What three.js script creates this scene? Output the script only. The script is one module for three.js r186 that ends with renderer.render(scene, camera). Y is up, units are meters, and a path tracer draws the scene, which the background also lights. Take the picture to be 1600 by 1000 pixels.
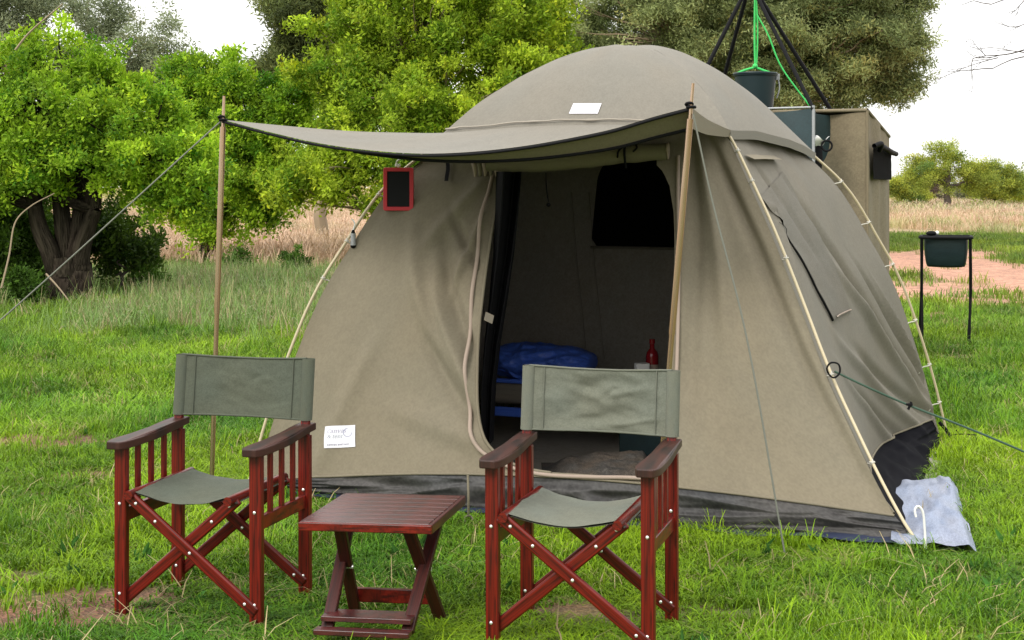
import * as THREE from 'three';
import { RoundedBoxGeometry } from 'three/addons/geometries/RoundedBoxGeometry.js';
import { ImprovedNoise } from 'three/addons/math/ImprovedNoise.js';
import { mergeGeometries } from 'three/addons/utils/BufferGeometryUtils.js';

// ---------------------------------------------------------------- camera, sky, sun, exposure
const scene = new THREE.Scene();
const FPX = 2300, CX = 800, CY = 290, EYE = 1.55;         // focal length in photo pixels, horizon row, eye height
const camera = new THREE.PerspectiveCamera(2 * Math.atan(500 / FPX) * 180 / Math.PI, 1.6, 0.1, 3000);
camera.position.set(0, EYE, 0);
camera.setViewOffset(1600, 1000, 0, 500 - CY, 1600, 1000);
const renderer = new THREE.WebGLRenderer({ antialias: true });
renderer.setSize(1024, 640);
renderer.toneMapping = THREE.LinearToneMapping;
renderer.toneMappingExposure = 1.62;
renderer.shadowMap.enabled = true;
{ // bright overcast sky
  const W = 128, H = 64, data = new Float32Array(W * H * 4);
  for (let j = 0; j < H; j++) for (let i = 0; i < W; i++) {
    const el = ((j + 0.5) / H - 0.5) * Math.PI, s = Math.max(0, Math.sin(el));
    const L = el < 0 ? 0.5 : 0.86 + 0.8 * s;
    data.set([L * 1.0, L * 0.995, L * 0.985, 1], (j * W + i) * 4);
  }
  const sky = new THREE.DataTexture(data, W, H, THREE.RGBAFormat, THREE.FloatType);
  sky.mapping = THREE.EquirectangularReflectionMapping;
  sky.magFilter = THREE.LinearFilter; sky.needsUpdate = true;
  scene.background = sky; scene.environment = sky;
}
const sun = new THREE.DirectionalLight(new THREE.Color(1, 0.95, 0.87), 1.5);
sun.position.set(-14, 18, 10); sun.target.position.set(0, 0, -8);
sun.castShadow = true; sun.shadow.radius = 34;
sun.shadow.mapSize.set(4096, 4096);
Object.assign(sun.shadow.camera, { left: -30, right: 30, top: 30, bottom: -30, near: 1, far: 90 });
scene.add(sun, sun.target);

// ---------------------------------------------------------------- helpers
let seed = 12345;
const rnd = () => { seed |= 0; seed = seed + 0x6D2B79F5 | 0; let t = Math.imul(seed ^ seed >>> 15, 1 | seed); t = t + Math.imul(t ^ t >>> 7, 61 | t) ^ t; return ((t ^ t >>> 14) >>> 0) / 4294967296; };
const rr = (a, b) => a + (b - a) * rnd();
const gauss = () => (rnd() + rnd() + rnd() + rnd() - 2) * 0.87;
const perlin = new ImprovedNoise();
const nz = (x, y = 0, z = 0) => perlin.noise(x, y, z);
const V = (x, y, z) => new THREE.Vector3(x, y, z);
const lerp = (a, b, t) => a + (b - a) * t;
const clamp = (x, a = 0, b = 1) => Math.min(b, Math.max(a, x));
const smooth = (a, b, x) => { const t = clamp((x - a) / (b - a)); return t * t * (3 - 2 * t); };
const P = (px, py, d) => V((px - CX) * d / FPX, EYE - (py - CY) * d / FPX, -d);        // a place d metres ahead
const G = (px, py, h = 0) => P(px, py, FPX * (EYE - h) / (py - CY));                    // a place on the ground (or at height h)
const GX = (px, d) => V((px - CX) * d / FPX, 0, -d);
const proj = (p) => [CX + FPX * p.x / -p.z, CY + FPX * (EYE - p.y) / -p.z];
function solve(fn, px, py, t = 0.5, v = 0.5) {           // (t, v) of the place on surface fn seen at a pixel
  for (let k = 0; k < 40; k++) {
    const e = 1e-4, a = proj(fn(t, v)), b = proj(fn(t + e, v)), c = proj(fn(t, v + e));
    const j00 = (b[0] - a[0]) / e, j01 = (c[0] - a[0]) / e, j10 = (b[1] - a[1]) / e, j11 = (c[1] - a[1]) / e;
    const det = j00 * j11 - j01 * j10, rx = px - a[0], ry = py - a[1];
    t = clamp(t + clamp((rx * j11 - ry * j01) / det, -0.2, 0.2), -0.2, 1.2);
    v = clamp(v + clamp((ry * j00 - rx * j10) / det, -0.2, 0.2), -0.2, 1.2);
  }
  return [t, v];
}
const interp = (arr, x) => {                             // arr of [x, y...] in rising x
  if (x <= arr[0][0]) return arr[0][1];
  for (let i = 1; i < arr.length; i++) if (x <= arr[i][0]) { const u = (x - arr[i - 1][0]) / (arr[i][0] - arr[i - 1][0]); return lerp(arr[i - 1][1], arr[i][1], u); }
  return arr[arr.length - 1][1];
};
const taken = {};
const numbered = (name) => { const n = taken[name] = (taken[name] ?? -1) + 1; return n ? `${name}_${String(n).padStart(3, '0')}` : name; };
function thing(name, label, category, pos = V(0, 0, 0), turn = 0, group) {
  const o = new THREE.Group(); o.name = numbered(name); scene.add(o);
  o.position.copy(pos); o.rotation.y = turn; o.userData = { label, category };
  if (group) o.userData.group = group;
  return o;
}
function part(name, geo, mat, parent, label) {
  const g = Array.isArray(geo) ? merge(geo) : geo;
  const m = new THREE.Mesh(g, mat); m.name = name; parent.add(m);
  if (label) m.userData.label = label;
  return m;
}
function single(name, geo, mat, label, category, group) {
  const m = part(numbered(name), geo, mat, scene); m.userData = { label, category };
  if (group) m.userData.group = group;
  return m;
}
function structure(name, geo, mat) { const m = part(numbered(name), geo, mat, scene); m.userData.kind = 'structure'; return m; }
function merge(list) {
  return mergeGeometries(list.map((g) => { const n = g.index ? g.toNonIndexed() : g.clone(); for (const k of Object.keys(n.attributes)) if (!['position', 'normal', 'uv'].includes(k)) n.deleteAttribute(k); return n; }));
}
function grid(nu, nv, fn, uv) {                          // surface patch through fn(u, v), u and v in 0..1 or arrays of values
  const U = Array.isArray(nu) ? nu : Array.from({ length: nu + 1 }, (_, i) => i / nu), W = Array.isArray(nv) ? nv : Array.from({ length: nv + 1 }, (_, i) => i / nv);
  const pos = [], uvs = [], idx = [], m = U.length;
  for (const v of W) for (const u of U) { const p = fn(u, v); pos.push(p.x, p.y, p.z); const q = uv ? uv(u, v, p) : [u, v]; uvs.push(q[0], q[1]); }
  for (let j = 0; j + 1 < W.length; j++) for (let i = 0; i + 1 < m; i++) { const a = j * m + i; idx.push(a, a + 1, a + m, a + 1, a + m + 1, a + m); }
  const g = new THREE.BufferGeometry();
  g.setAttribute('position', new THREE.Float32BufferAttribute(pos, 3)); g.setAttribute('uv', new THREE.Float32BufferAttribute(uvs, 2));
  g.setIndex(idx); g.computeVertexNormals(); return g;
}
function tube(pts, r, radial = 8, seg, closed = false) { // r number or function of 0..1
  const c = new THREE.CatmullRomCurve3(pts, closed, 'centripetal'), n = seg ?? Math.max(2, pts.length * 5);
  const g = new THREE.TubeGeometry(c, n, typeof r === 'number' ? r : 1, radial, closed);
  if (typeof r !== 'number') {
    const p = g.attributes.position;
    for (let i = 0; i <= n; i++) { const o = c.getPointAt(i / n); for (let j = 0; j <= radial; j++) { const k = i * (radial + 1) + j, s = r(i / n); p.setXYZ(k, o.x + (p.getX(k) - o.x) * s, o.y + (p.getY(k) - o.y) * s, o.z + (p.getZ(k) - o.z) * s); } }
    g.computeVertexNormals();
  }
  return g;
}
function bar(a, b, w, t, up = V(0, 0, 1), r = 0.003, extra = 0) {   // square bar a..b, w across, t along up
  const d = b.clone().sub(a), L = d.length() + extra; d.normalize();
  const x = d.clone().cross(up).normalize(), z = x.clone().cross(d).normalize();
  const g = new RoundedBoxGeometry(w, L, t, 2, r);
  g.applyMatrix4(new THREE.Matrix4().makeBasis(x, d, z)); g.translate((a.x + b.x) / 2, (a.y + b.y) / 2, (a.z + b.z) / 2);
  return g;
}
const box = (w, h, d, x, y, z, r = 0.004) => new RoundedBoxGeometry(w, h, d, 2, Math.min(r, w / 2.1, h / 2.1, d / 2.1)).translate(x, y, z);
const bolt = (x, y, z, r = 0.006) => new THREE.SphereGeometry(r, 10, 6).scale(1, 1, 0.5).translate(x, y, z);

// ---------------------------------------------------------------- textures
function vnoise(period, s) {                             // value noise that tiles
  const t = new Float32Array(period * period); let q = s * 7919 + 13;
  for (let i = 0; i < t.length; i++) { q = (Math.imul(q, 1664525) + 1013904223) >>> 0; t[i] = q / 4294967296; }
  return (x, y) => {
    const X = Math.floor(x), Y = Math.floor(y), f = x - X, g = y - Y, a = f * f * (3 - 2 * f), b = g * g * (3 - 2 * g), w = (n) => ((n % period) + period) % period;
    const k = (i, j) => t[w(Y + j) * period + w(X + i)];
    return lerp(lerp(k(0, 0), k(1, 0), a), lerp(k(0, 1), k(1, 1), a), b);
  };
}
function texture(size, fn, srgb = true, repeat = [1, 1]) {
  const d = new Uint8Array(size * size * 4);
  for (let j = 0; j < size; j++) for (let i = 0; i < size; i++) { const c = fn(i / size, j / size, i, j); const k = (j * size + i) * 4; for (let n = 0; n < 3; n++) d[k + n] = clamp(c[n], 0, 255); d[k + 3] = 255; }
  const t = new THREE.DataTexture(d, size, size); t.wrapS = t.wrapT = THREE.RepeatWrapping; t.magFilter = THREE.LinearFilter; t.minFilter = THREE.LinearMipmapLinearFilter; t.generateMipmaps = true;
  if (srgb) t.colorSpace = THREE.SRGBColorSpace;
  t.repeat.set(...repeat); t.needsUpdate = true; return t;
}
const S = (c) => { const f = (x) => 255 * (x <= 0.0031308 ? 12.92 * x : 1.055 * x ** (1 / 2.4) - 0.055); return c.map(f); };  // linear albedo to bytes
const n4 = vnoise(4, 1), n16 = vnoise(16, 2), n64 = vnoise(64, 3), n256 = vnoise(256, 4), n8 = vnoise(8, 5);
function cloth(base, vary, size = 1024) {
  return texture(size, (u, v, i, j) => {
    const m = 1 + vary * ((n4(u * 4, v * 4) - 0.5) * 0.3 + (n16(u * 16, v * 16) - 0.5) * 0.25 + (n64(u * 64, v * 64) - 0.5) * 0.5 + (n256(u * 256, v * 256) - 0.5) * 1.3), h = (n8(u * 8, v * 8) - 0.5) * vary * 0.25;
    return S([base[0] * m * (1 + h), base[1] * m, base[2] * m * (1 - h)]);
  });
}
const weave = texture(256, (u, v, i, j) => { const w = (Math.sin(u * Math.PI * 2 * 64) * 0.5 + 0.5) * 60 + (Math.sin(v * Math.PI * 2 * 64) * 0.5 + 0.5) * 60 + n256(u * 256, v * 256) * 110; return [w, w, w]; }, false, [12, 12]);
const std = (o) => new THREE.MeshStandardMaterial({ side: THREE.DoubleSide, ...o });
const lin = (r, g, b) => new THREE.Color().setRGB(r, g, b);
const woodMap = (a, b, c) => texture(512, (u, v) => {
  const w = n16(u * 16, v * 2) * 0.5 + n64(u * 64, v * 4) * 0.35 + n256(u * 256, v * 8) * 0.3, s = clamp((w - 0.3) * 1.7), k = clamp((n8(u * 8, v * 8) - 0.55) * 2.2);
  return S(a.map((x, i) => lerp(lerp(x, b[i], s), c[i], k)));
});
const M = {
  canvas: std({ map: cloth([0.172, 0.149, 0.104], 0.13), bumpMap: weave, bumpScale: 0.0006, roughness: 0.92 }),
  fly: std({ map: cloth([0.166, 0.154, 0.128], 0.12), bumpMap: weave, bumpScale: 0.0006, roughness: 0.85 }),
  canvasShaded: std({ map: cloth([0.152, 0.138, 0.110], 0.13), bumpMap: weave, bumpScale: 0.0006, roughness: 0.92 }),  // same canvas, right wall's sky-lit shade mixed into its colour
  flap: std({ map: cloth([0.126, 0.116, 0.094], 0.16, 512), bumpMap: weave, bumpScale: 0.0006, roughness: 0.92 }),
  lining: std({ map: cloth([0.29, 0.262, 0.22], 0.2, 512), bumpMap: weave, bumpScale: 0.0006, roughness: 0.95 }),
  piping: std({ color: lin(0.30, 0.235, 0.19), roughness: 0.8 }),
  tub: new THREE.MeshPhysicalMaterial({ map: cloth([0.048, 0.047, 0.047], 0.5, 512), roughness: 0.55, specularIntensity: 0.5, side: THREE.DoubleSide }),
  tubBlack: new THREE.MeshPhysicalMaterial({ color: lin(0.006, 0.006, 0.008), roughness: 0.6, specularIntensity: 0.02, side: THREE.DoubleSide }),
  black: new THREE.MeshPhysicalMaterial({ color: lin(0.006, 0.006, 0.007), roughness: 0.7, specularIntensity: 0.25, side: THREE.DoubleSide }),
  blackMesh: new THREE.MeshPhysicalMaterial({ color: lin(0.004, 0.004, 0.004), roughness: 0.95, specularIntensity: 0.1, side: THREE.DoubleSide }),
  fibre: std({ color: lin(0.46, 0.39, 0.25), roughness: 0.45 }),
  brass: std({ map: texture(256, (u, v) => { const k = n16(u * 4, v * 16), b = n64(u * 8, v * 64); return S([0.44 + 0.12 * b, 0.37 - 0.06 * k, 0.27 - 0.08 * k]); }), roughness: 0.26, metalness: 0.95 }),
  white: std({ color: lin(0.72, 0.72, 0.70), roughness: 0.5 }),
  hook: std({ color: lin(0.46, 0.44, 0.38), roughness: 0.45 }),
  red: std({ color: lin(0.50, 0.016, 0.03), roughness: 0.5 }),
  olive: std({ map: cloth([0.074, 0.084, 0.060], 0.25, 512), bumpMap: weave, bumpScale: 0.0008, roughness: 0.95 }),
  oliveLight: std({ map: cloth([0.124, 0.132, 0.103], 0.22, 512), bumpMap: weave, bumpScale: 0.0008, roughness: 0.95 }),
  wood: new THREE.MeshPhysicalMaterial({ map: woodMap([0.165, 0.0120, 0.0065], [0.055, 0.0055, 0.004], [0.014, 0.0045, 0.004]), roughness: 0.3, specularIntensity: 0.55, clearcoat: 0.1, clearcoatRoughness: 0.25 }),
  woodDark: new THREE.MeshPhysicalMaterial({ map: woodMap([0.055, 0.010, 0.007], [0.025, 0.006, 0.005], [0.012, 0.005, 0.0045]), roughness: 0.45, specularIntensity: 0.5, clearcoat: 0.1, clearcoatRoughness: 0.3 }),
  arm: new THREE.MeshPhysicalMaterial({ map: woodMap([0.050, 0.017, 0.012], [0.018, 0.010, 0.008], [0.007, 0.006, 0.0055]), roughness: 0.45, specularIntensity: 0.55 }),
  tableTop: new THREE.MeshPhysicalMaterial({ map: woodMap([0.080, 0.014, 0.013], [0.036, 0.008, 0.008], [0.014, 0.005, 0.005]), roughness: 0.36, clearcoat: 0.25, clearcoatRoughness: 0.28 }),
  bolt: std({ color: lin(0.85, 0.85, 0.83), roughness: 0.25, metalness: 0.7 }),
  blue: std({ map: cloth([0.055, 0.13, 0.55], 0.3, 512), roughness: 0.45 }),
  mattress: std({ map: cloth([0.16, 0.14, 0.11], 0.3, 512), roughness: 0.9 }),
  blanket: std({ map: cloth([0.085, 0.072, 0.060], 0.9, 512), roughness: 0.98 }),
  redGlass: std({ color: lin(0.20, 0.008, 0.012), roughness: 0.2 }),
  sheet: std({ map: cloth([0.19, 0.22, 0.30], 0.45, 512), roughness: 0.5 }),
  greenBlack: new THREE.MeshPhysicalMaterial({ map: cloth([0.007, 0.017, 0.019], 0.6, 512), roughness: 0.45, specularIntensity: 0.5, side: THREE.DoubleSide }),
  showerGreen: std({ map: cloth([0.010, 0.030, 0.036], 0.3, 512), roughness: 0.55 }),
  khaki: std({ map: cloth([0.175, 0.145, 0.092], 0.25, 512), bumpMap: weave, bumpScale: 0.0006, roughness: 0.9 }),
  bucket: new THREE.MeshPhysicalMaterial({ color: lin(0.010, 0.022, 0.026), roughness: 0.4, specularIntensity: 0.6, side: THREE.DoubleSide }),
  greenRope: std({ color: lin(0.04, 0.48, 0.10), roughness: 0.6 }),
  darkRope: std({ color: lin(0.06, 0.07, 0.055), roughness: 0.8 }),
  greyRope: std({ color: lin(0.16, 0.165, 0.14), roughness: 0.8 }),
  guyGreen: std({ color: lin(0.03, 0.07, 0.045), roughness: 0.7 }),
  steel: std({ color: lin(0.30, 0.31, 0.32), roughness: 0.5, metalness: 0.3 }),
  bark: new THREE.MeshPhysicalMaterial({ specularIntensity: 0.1, map: texture(512, (u, v) => { const k = n16(u * 8, v * 16) * 0.5 + n64(u * 16, v * 64) * 0.5, g = n8(u * 8, v * 8); const a = 0.008 + 0.040 * k; return S([a * 1.15, a * (0.88 + 0.1 * g), a * 0.68]); }), bumpMap: texture(512, (u, v) => { const k = 255 * (n16(u * 8, v * 16) * 0.5 + n64(u * 16, v * 64) * 0.5); return [k, k, k]; }, false), bumpScale: 0.05, roughness: 1 }),
  twig: std({ color: lin(0.26, 0.20, 0.13), roughness: 0.9 }),
  twigDark: std({ color: lin(0.07, 0.055, 0.045), roughness: 0.9 }),
};
const leafMat = (t = 0.35) => new THREE.MeshPhysicalMaterial({ color: 0xffffff, vertexColors: false, side: THREE.DoubleSide, roughness: 0.7, specularIntensity: 0.35, transmission: t, thickness: 0, ior: 1.3 });

// ---------------------------------------------------------------- ground
const soilTex = texture(1024, (u, v) => { const k = n16(u * 16, v * 16) * 0.35 + n64(u * 64, v * 64) * 0.35 + n256(u * 256, v * 256) * 0.6, m = 0.55 + 0.75 * k; return [190 * m, 190 * m, 190 * m]; }, true, [1, 1]);
const trackMask = (x, d) => { // bare red soil of the track, to the right and behind
  const n = nz(x * 0.35, d * 0.22, 3.3) * 1.1 + nz(x * 1.1, d * 0.6, 9.1) * 0.9;
  const wide = smooth(17.6, 20.5, d + n * 1.5) * (1 - smooth(33, 42, d + n * 4));
  const green = smooth(0.1, 0.5, nz(x * 0.5 + 7, d * 0.14, 5.7) * 1.3) * smooth(22, 26, d);
  return wide * smooth(3.2, 5.2, x + n * 0.6) * (1 - 0.9 * green);
};
const bareMask = (x, d) => { // thin worn patches in the lawn
  let m = 0;
  for (const [px, py, r] of [[60, 693, 0.62], [100, 947, 0.34], [20, 965, 0.34], [190, 925, 0.22], [200, 590, 0.3], [100, 600, 0.3], [130, 745, 0.26], [230, 800, 0.16], [20, 900, 0.18], [1560, 640, 0.3], [1500, 560, 0.5], [900, 960, 0.2], [1150, 960, 0.16]]) { const g = G(px, py); const q = Math.hypot((x - g.x) / 1.7, (d + g.z) / 0.8) / r; m = Math.max(m, 1 - smooth(0.45, 1, q + nz(x * 6, d * 6, 1) * 0.6)); }
  const strip = smooth(13.6, 15.5, d) * (1 - smooth(19, 21, d)) * smooth(3.6, 4.6, x) * smooth(0.0, 0.35, nz(x * 1.2, d * 0.9, 2.2) + 0.22);
  return Math.max(m, strip * 0.85, 0.6 * smooth(0.34, 0.6, nz(x * 1.1, d * 0.7, 7.7)));
};
const dryMask = (x, d) => smooth(24, 30, d + nz(x * 0.3, d * 0.2, 4) * 5) * (x < 3 ? 1 : smooth(40, 50, d));
{
  const N = 320, warp = (u) => 26 * u + 900 * u ** 7, pos = [], col = [], uv = [], idx = [];
  for (let j = 0; j <= N; j++) for (let i = 0; i <= N; i++) {
    const x = warp(i / N * 2 - 1), d = 14 + warp(j / N * 2 - 1), t = trackMask(x, d), b = bareMask(x, d), y = dryMask(x, d);
    pos.push(x, d > 20 ? nz(x * 0.08, d * 0.08, 1) * 0.1 * smooth(20, 40, d) : nz(x * 0.9, d * 0.9, 1.5) * 0.012, -d);
    let c = [0.095, 0.125, 0.030];
    const k = nz(x * 0.8, d * 0.8, 6) * 0.5 + 0.5; c = c.map((q, n) => lerp(q, [0.14, 0.12, 0.05][n], k * 0.45));
    c = c.map((q, n) => lerp(q, [0.34, 0.24, 0.14][n], y * 0.85));
    c = c.map((q, n) => lerp(q, [0.135, 0.064, 0.036][n], b));
    c = c.map((q, n) => lerp(q, [0.37, 0.195, 0.13][n], t));
    col.push(c[0] * 2, c[1] * 2, c[2] * 2); uv.push(x / 2.2, d / 2.2);
  }
  for (let j = 0; j < N; j++) for (let i = 0; i < N; i++) { const a = j * (N + 1) + i; idx.push(a, a + 1, a + N + 1, a + 1, a + N + 2, a + N + 1); }
  const g = new THREE.BufferGeometry();
  g.setAttribute('position', new THREE.Float32BufferAttribute(pos, 3)); g.setAttribute('color', new THREE.Float32BufferAttribute(col, 3)); g.setAttribute('uv', new THREE.Float32BufferAttribute(uv, 2));
  g.setIndex(idx); g.computeVertexNormals();
  structure('ground', g, std({ map: soilTex, bumpMap: soilTex, bumpScale: 0.02, vertexColors: true, roughness: 0.97 }));
}

// ---------------------------------------------------------------- the dome tent: pole curves
const FL = V(-1.34, 0, -7.43), FR = V(1.74, 0, -6.25), BR = V(2.64, 0, -8.91), BL = V(-0.44, 0, -10.09), MID = V(0.65, 0, -8.17);
const prof = [[0, 0], [0.035, 0.26], [0.1, 0.665], [0.18, 1.06], [0.21, 1.13], [0.3, 1.43], [0.345, 1.545], [0.4, 1.645], [0.457, 1.73], [0.53, 1.86], [0.6, 1.985], [0.7, 2.11], [0.8, 2.21], [0.9, 2.275], [1, 2.295]];
const profR = [[0, 0], [0.025, 0.02], [0.125, 0.27], [0.26, 0.667], [0.36, 1.04], [0.45, 1.36], [0.523, 1.575], [0.594, 1.79], [0.66, 1.95], [0.74, 2.09], [0.82, 2.19], [0.9, 2.265], [1, 2.295]];
const POLES = { FL: [FL, prof], FR: [FR, profR], BR: [BR, prof], BL: [BL, prof] };
const smoothProf = (pr, s) => { let a = 0; for (let k = -3; k <= 3; k++) a += interp(pr, clamp(s + k * 0.012)); return a / 7; };
const poleAt = (k, s) => { const [b, pr] = POLES[k], p = b.clone().lerp(MID, s); p.y = s <= 0 ? 0 : smoothProf(pr, s) - (s < 0.04 ? smoothProf(pr, 0) * (1 - s / 0.04) : 0); return p; };
const sOf = (k, h) => { let a = 0, b = 1; for (let i = 0; i < 34; i++) { const m = (a + b) / 2; if (poleAt(k, m).y < h) a = m; else b = m; } return (a + b) / 2; };
const inset = { FL: 0.028, FR: 0.02, BR: 0.045, BL: 0.06 };
const edgeAt = (k, h) => { const p = poleAt(k, sOf(k, h)), c = MID.clone().sub(p).setY(0).normalize(); return p.addScaledVector(c, inset[k] * (1 - 0.55 * smooth(1.4, 1.85, h))); };
const edgeTable = {};
for (const k of ['FL', 'FR', 'BR', 'BL']) edgeTable[k] = Array.from({ length: 101 }, (_, i) => edgeAt(k, i * 0.0195));
const edge = (k, h) => { const x = clamp(h / 0.0195, 0, 99.999), i = Math.floor(x); return edgeTable[k][i].clone().lerp(edgeTable[k][i + 1], x - i); };
const outF = V(-0.345, 0.28, 0.9).normalize(), outS = V(0.9, 0.3, 0.28).normalize();
const HTOP = 1.86;
const foldSum = (list, x, y) => { let s = 0; for (const [ax, ay, bx, by, amp, w] of list) { const dx = bx - ax, dy = by - ay, L = Math.hypot(dx, dy), u = ((x - ax) * dx + (y - ay) * dy) / (L * L), e = ((x - ax) * dy - (y - ay) * dx) / L; if (u < -0.1 || u > 1.1) continue; const f = smooth(-0.1, 0.15, u) * (1 - smooth(0.6, 1.1, u)), q = e / w; s += amp * f * Math.exp(-q * q) * (1 + 0.7 * q); } return s; };
let foldsF = [], foldsS = [];
const hemF = (t) => 0.062 + 0.075 * Math.sin(Math.PI * clamp(t, 0, 1)) + 0.055 * t;
const frontRaw = (t, v) => { const h = lerp(hemF(t), HTOP, v), p = edge('FL', h).lerp(edge('FR', h), t); return p.addScaledVector(outF, 0.13 * 4 * t * (1 - t) * (1 - v) ** 1.3); };
const frontAt = (t, v, off = 0) => {
  const h = lerp(0.15, HTOP, v), x = t * 3.15, env = smooth(0, 0.03, t) * (1 - smooth(0.97, 1, t));
  const d = 1.7 * foldSum(foldsF, x, h) + env * (nz(x * 1.4, h * 1.1, 2) * 0.014 + nz(x * 3.2 + h, h * 2.2, 7) * 0.006 + Math.max(0, 0.14 - v) * 0.11 * nz(x * 5, 3, 1));
  return frontRaw(t, v).addScaledVector(outF, d + off);
};
const hemS = (t) => 0.125 + 0.02 * t + 0.075 * Math.sin(Math.PI * clamp(t, 0, 1)) ** 0.9;
const sideRaw = (t, v) => { const h = lerp(hemS(t), HTOP, v), p = edge('FR', h).lerp(edge('BR', h), t); return p.addScaledVector(outS, -0.20 * Math.sin(Math.PI * clamp(t, 0, 1)) * (1 - v) ** 2.2); };
const sideAt = (t, v, off = 0) => { const h = lerp(0.15, HTOP, v), x = t * 2.7; const env = smooth(0, 0.04, t) * (1 - smooth(0.96, 1, t)); return sideRaw(t, v).addScaledVector(outS, 1.35 * foldSum(foldsS, x, h) + env * (nz(x * 1.3, h, 4) * 0.015 + nz(x * 3 - h * 2, h * 2.5, 8) * 0.006) + off); };
const F0 = (t, v) => frontRaw(t, v), S0 = (t, v) => sideRaw(t, v);
const fpt = (px, py, off = 0) => frontAt(...solve(F0, px, py), off), spt = (px, py, off = 0) => sideAt(...solve(S0, px, py), off);
{
  const mk = (raw, W) => ([a, b, c, d, amp, w]) => { const p = solve(raw, a, b), q = solve(raw, c, d); return [p[0] * W, lerp(0.15, HTOP, p[1]), q[0] * W, lerp(0.15, HTOP, q[1]), amp, w]; };
  foldsF = [[740, 650, 640, 340, 0.020, 0.05], [742, 665, 660, 520, -0.024, 0.045], [736, 610, 672, 430, 0.022, 0.035], [738, 560, 690, 350, -0.02, 0.04], [760, 285, 650, 400, 0.014, 0.06], [762, 330, 700, 470, 0.02, 0.03], [752, 700, 600, 640, 0.012, 0.06], [745, 420, 700, 320, -0.015, 0.025],
    [1100, 235, 1150, 620, 0.02, 0.06], [1115, 225, 1385, 790, -0.022, 0.05], [1085, 230, 1075, 700, -0.014, 0.05], [1395, 800, 1200, 420, 0.014, 0.05], [480, 750, 600, 500, 0.01, 0.06], [740, 275, 640, 250, -0.012, 0.04]].map(mk(F0, 3.15));
  foldsS = [[1462, 652, 1215, 270, -0.030, 0.05], [1462, 650, 1290, 400, 0.032, 0.04], [1463, 640, 1330, 400, -0.024, 0.03], [1462, 640, 1360, 430, 0.02, 0.022], [1462, 655, 1330, 540, -0.026, 0.03], [1450, 680, 1300, 520, 0.022, 0.035], [1440, 700, 1320, 590, -0.022, 0.03], [1425, 720, 1300, 560, 0.018, 0.03], [1195, 310, 1260, 480, 0.016, 0.04], [1180, 260, 1290, 420, -0.014, 0.04]].map(mk(S0, 2.7));
}
const tent = thing('dome_tent', 'large khaki canvas dome tent with open doorway and front awning on two poles', 'tent', FL.clone().lerp(FR, 0.5));
const T = new THREE.Group(); // children are given in world places and shifted to the tent's base
const tpart = (name, geo, mat, parent = tent, label) => { const g = Array.isArray(geo) ? merge(geo) : geo; g.translate(-tent.position.x, -tent.position.y, -tent.position.z); return part(name, g, mat, parent, label); };

// front wall with the doorway
const doorL = [[790, 262], [783, 290], [772, 340], [762, 400], [754, 460], [748, 520], [746, 580], [747, 630], [751, 665], [760, 690], [775, 708], [800, 724], [830, 734], [862, 739]].map(([a, b]) => solve(F0, a, b)).sort((a, b) => a[1] - b[1]).map(([t, v]) => [v, t]);
const doorR = [[1043, 745], [1046, 700], [1049, 600], [1052, 450], [1052, 330], [1046, 290], [1036, 268], [1026, 258]].map(([a, b]) => solve(F0, a, b)).sort((a, b) => a[1] - b[1]).map(([t, v]) => [v, t]);
const vSill = 0.012, vTop = solve(F0, 900, 250)[1];
{
  const uv = (t, v, p) => [t * 3.15 / 2, (v * 1.9) / 2], geos = [];
  const rows = []; for (let i = 0; i <= 90; i++) rows.push(lerp(vSill, vTop, (i / 90) ** 1.6));
  const span = (n, a, b, rws) => { // strip between two edges t = a(v) and t = b(v)
    return grid(n, rws, (u, v) => frontAt(lerp(a(v), b(v), u), v), (u, v) => uv(lerp(a(v), b(v), u), v));
  };
  geos.push(span(80, () => 0, (v) => interp(doorL, v), rows), span(56, (v) => interp(doorR, v), () => 1, rows));
  geos.push(span(130, () => 0, () => 1, [0, vSill / 2, vSill]), span(120, () => 0, () => 1, [0, 0.25, 0.5, 0.75, 1].map((x) => lerp(vTop, 1, x))));
  tpart('front_wall', geos, M.canvas);
  const pl = [[772, 268], [764, 300], [755, 345], [746, 400], [738, 460], [733, 520], [731, 580], [733, 640], [739, 680], [750, 702], [775, 720], [810, 734], [850, 742], [920, 746], [985, 747], [1035, 750]].map(([a, b]) => fpt(a, b, 0.012));
  tpart('door_piping', tube(pl, 0.010, 8, 120), M.piping);
  tpart('door_piping', tube([[1061, 245], [1060, 300], [1061, 400], [1060, 500], [1057, 600], [1052, 700], [1040, 750]].map(([a, b]) => fpt(a, b, 0.012)), 0.009, 8, 60), M.piping);
  // zip edge on the opening
  tpart('door_edge', tube(doorL.slice().reverse().filter((_, i) => i > 0).map(([v, t]) => frontAt(t, v, 0.004)), 0.008, 6, 80), M.canvas);
  // thin hem cord where canvas meets the groundsheet tub
  tpart('hem', tube(Array.from({ length: 60 }, (_, i) => frontAt(i / 59, 0.0, 0.005)), 0.006, 6, 180), M.canvas);
}
tpart('side_wall', grid(110, 80, (t, v) => sideAt(t, v), (t, v) => [t * 1.35, v * 0.95]), M.canvasShaded);
tpart('side_hem', tube(Array.from({ length: 40 }, (_, i) => sideAt(i / 39, 0, 0.003)), 0.006, 6, 120), M.canvas);
const backAt = (t, v, off = 0) => { const h = lerp(0.0, HTOP, v), x = t * 3; return edge('BL', h).lerp(edge('BR', h), t).add(V(-0.33, -0.2, 0.9).multiplyScalar(off + nz(x * 1.5, h, 12) * 0.015)); };
tpart('rear_wall', grid(60, 30, (t, v) => backAt(t, v), (t, v) => [t * 1.5, v * 0.95]), M.lining, tent, 'dark rear wall seen through the doorway');
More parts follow.
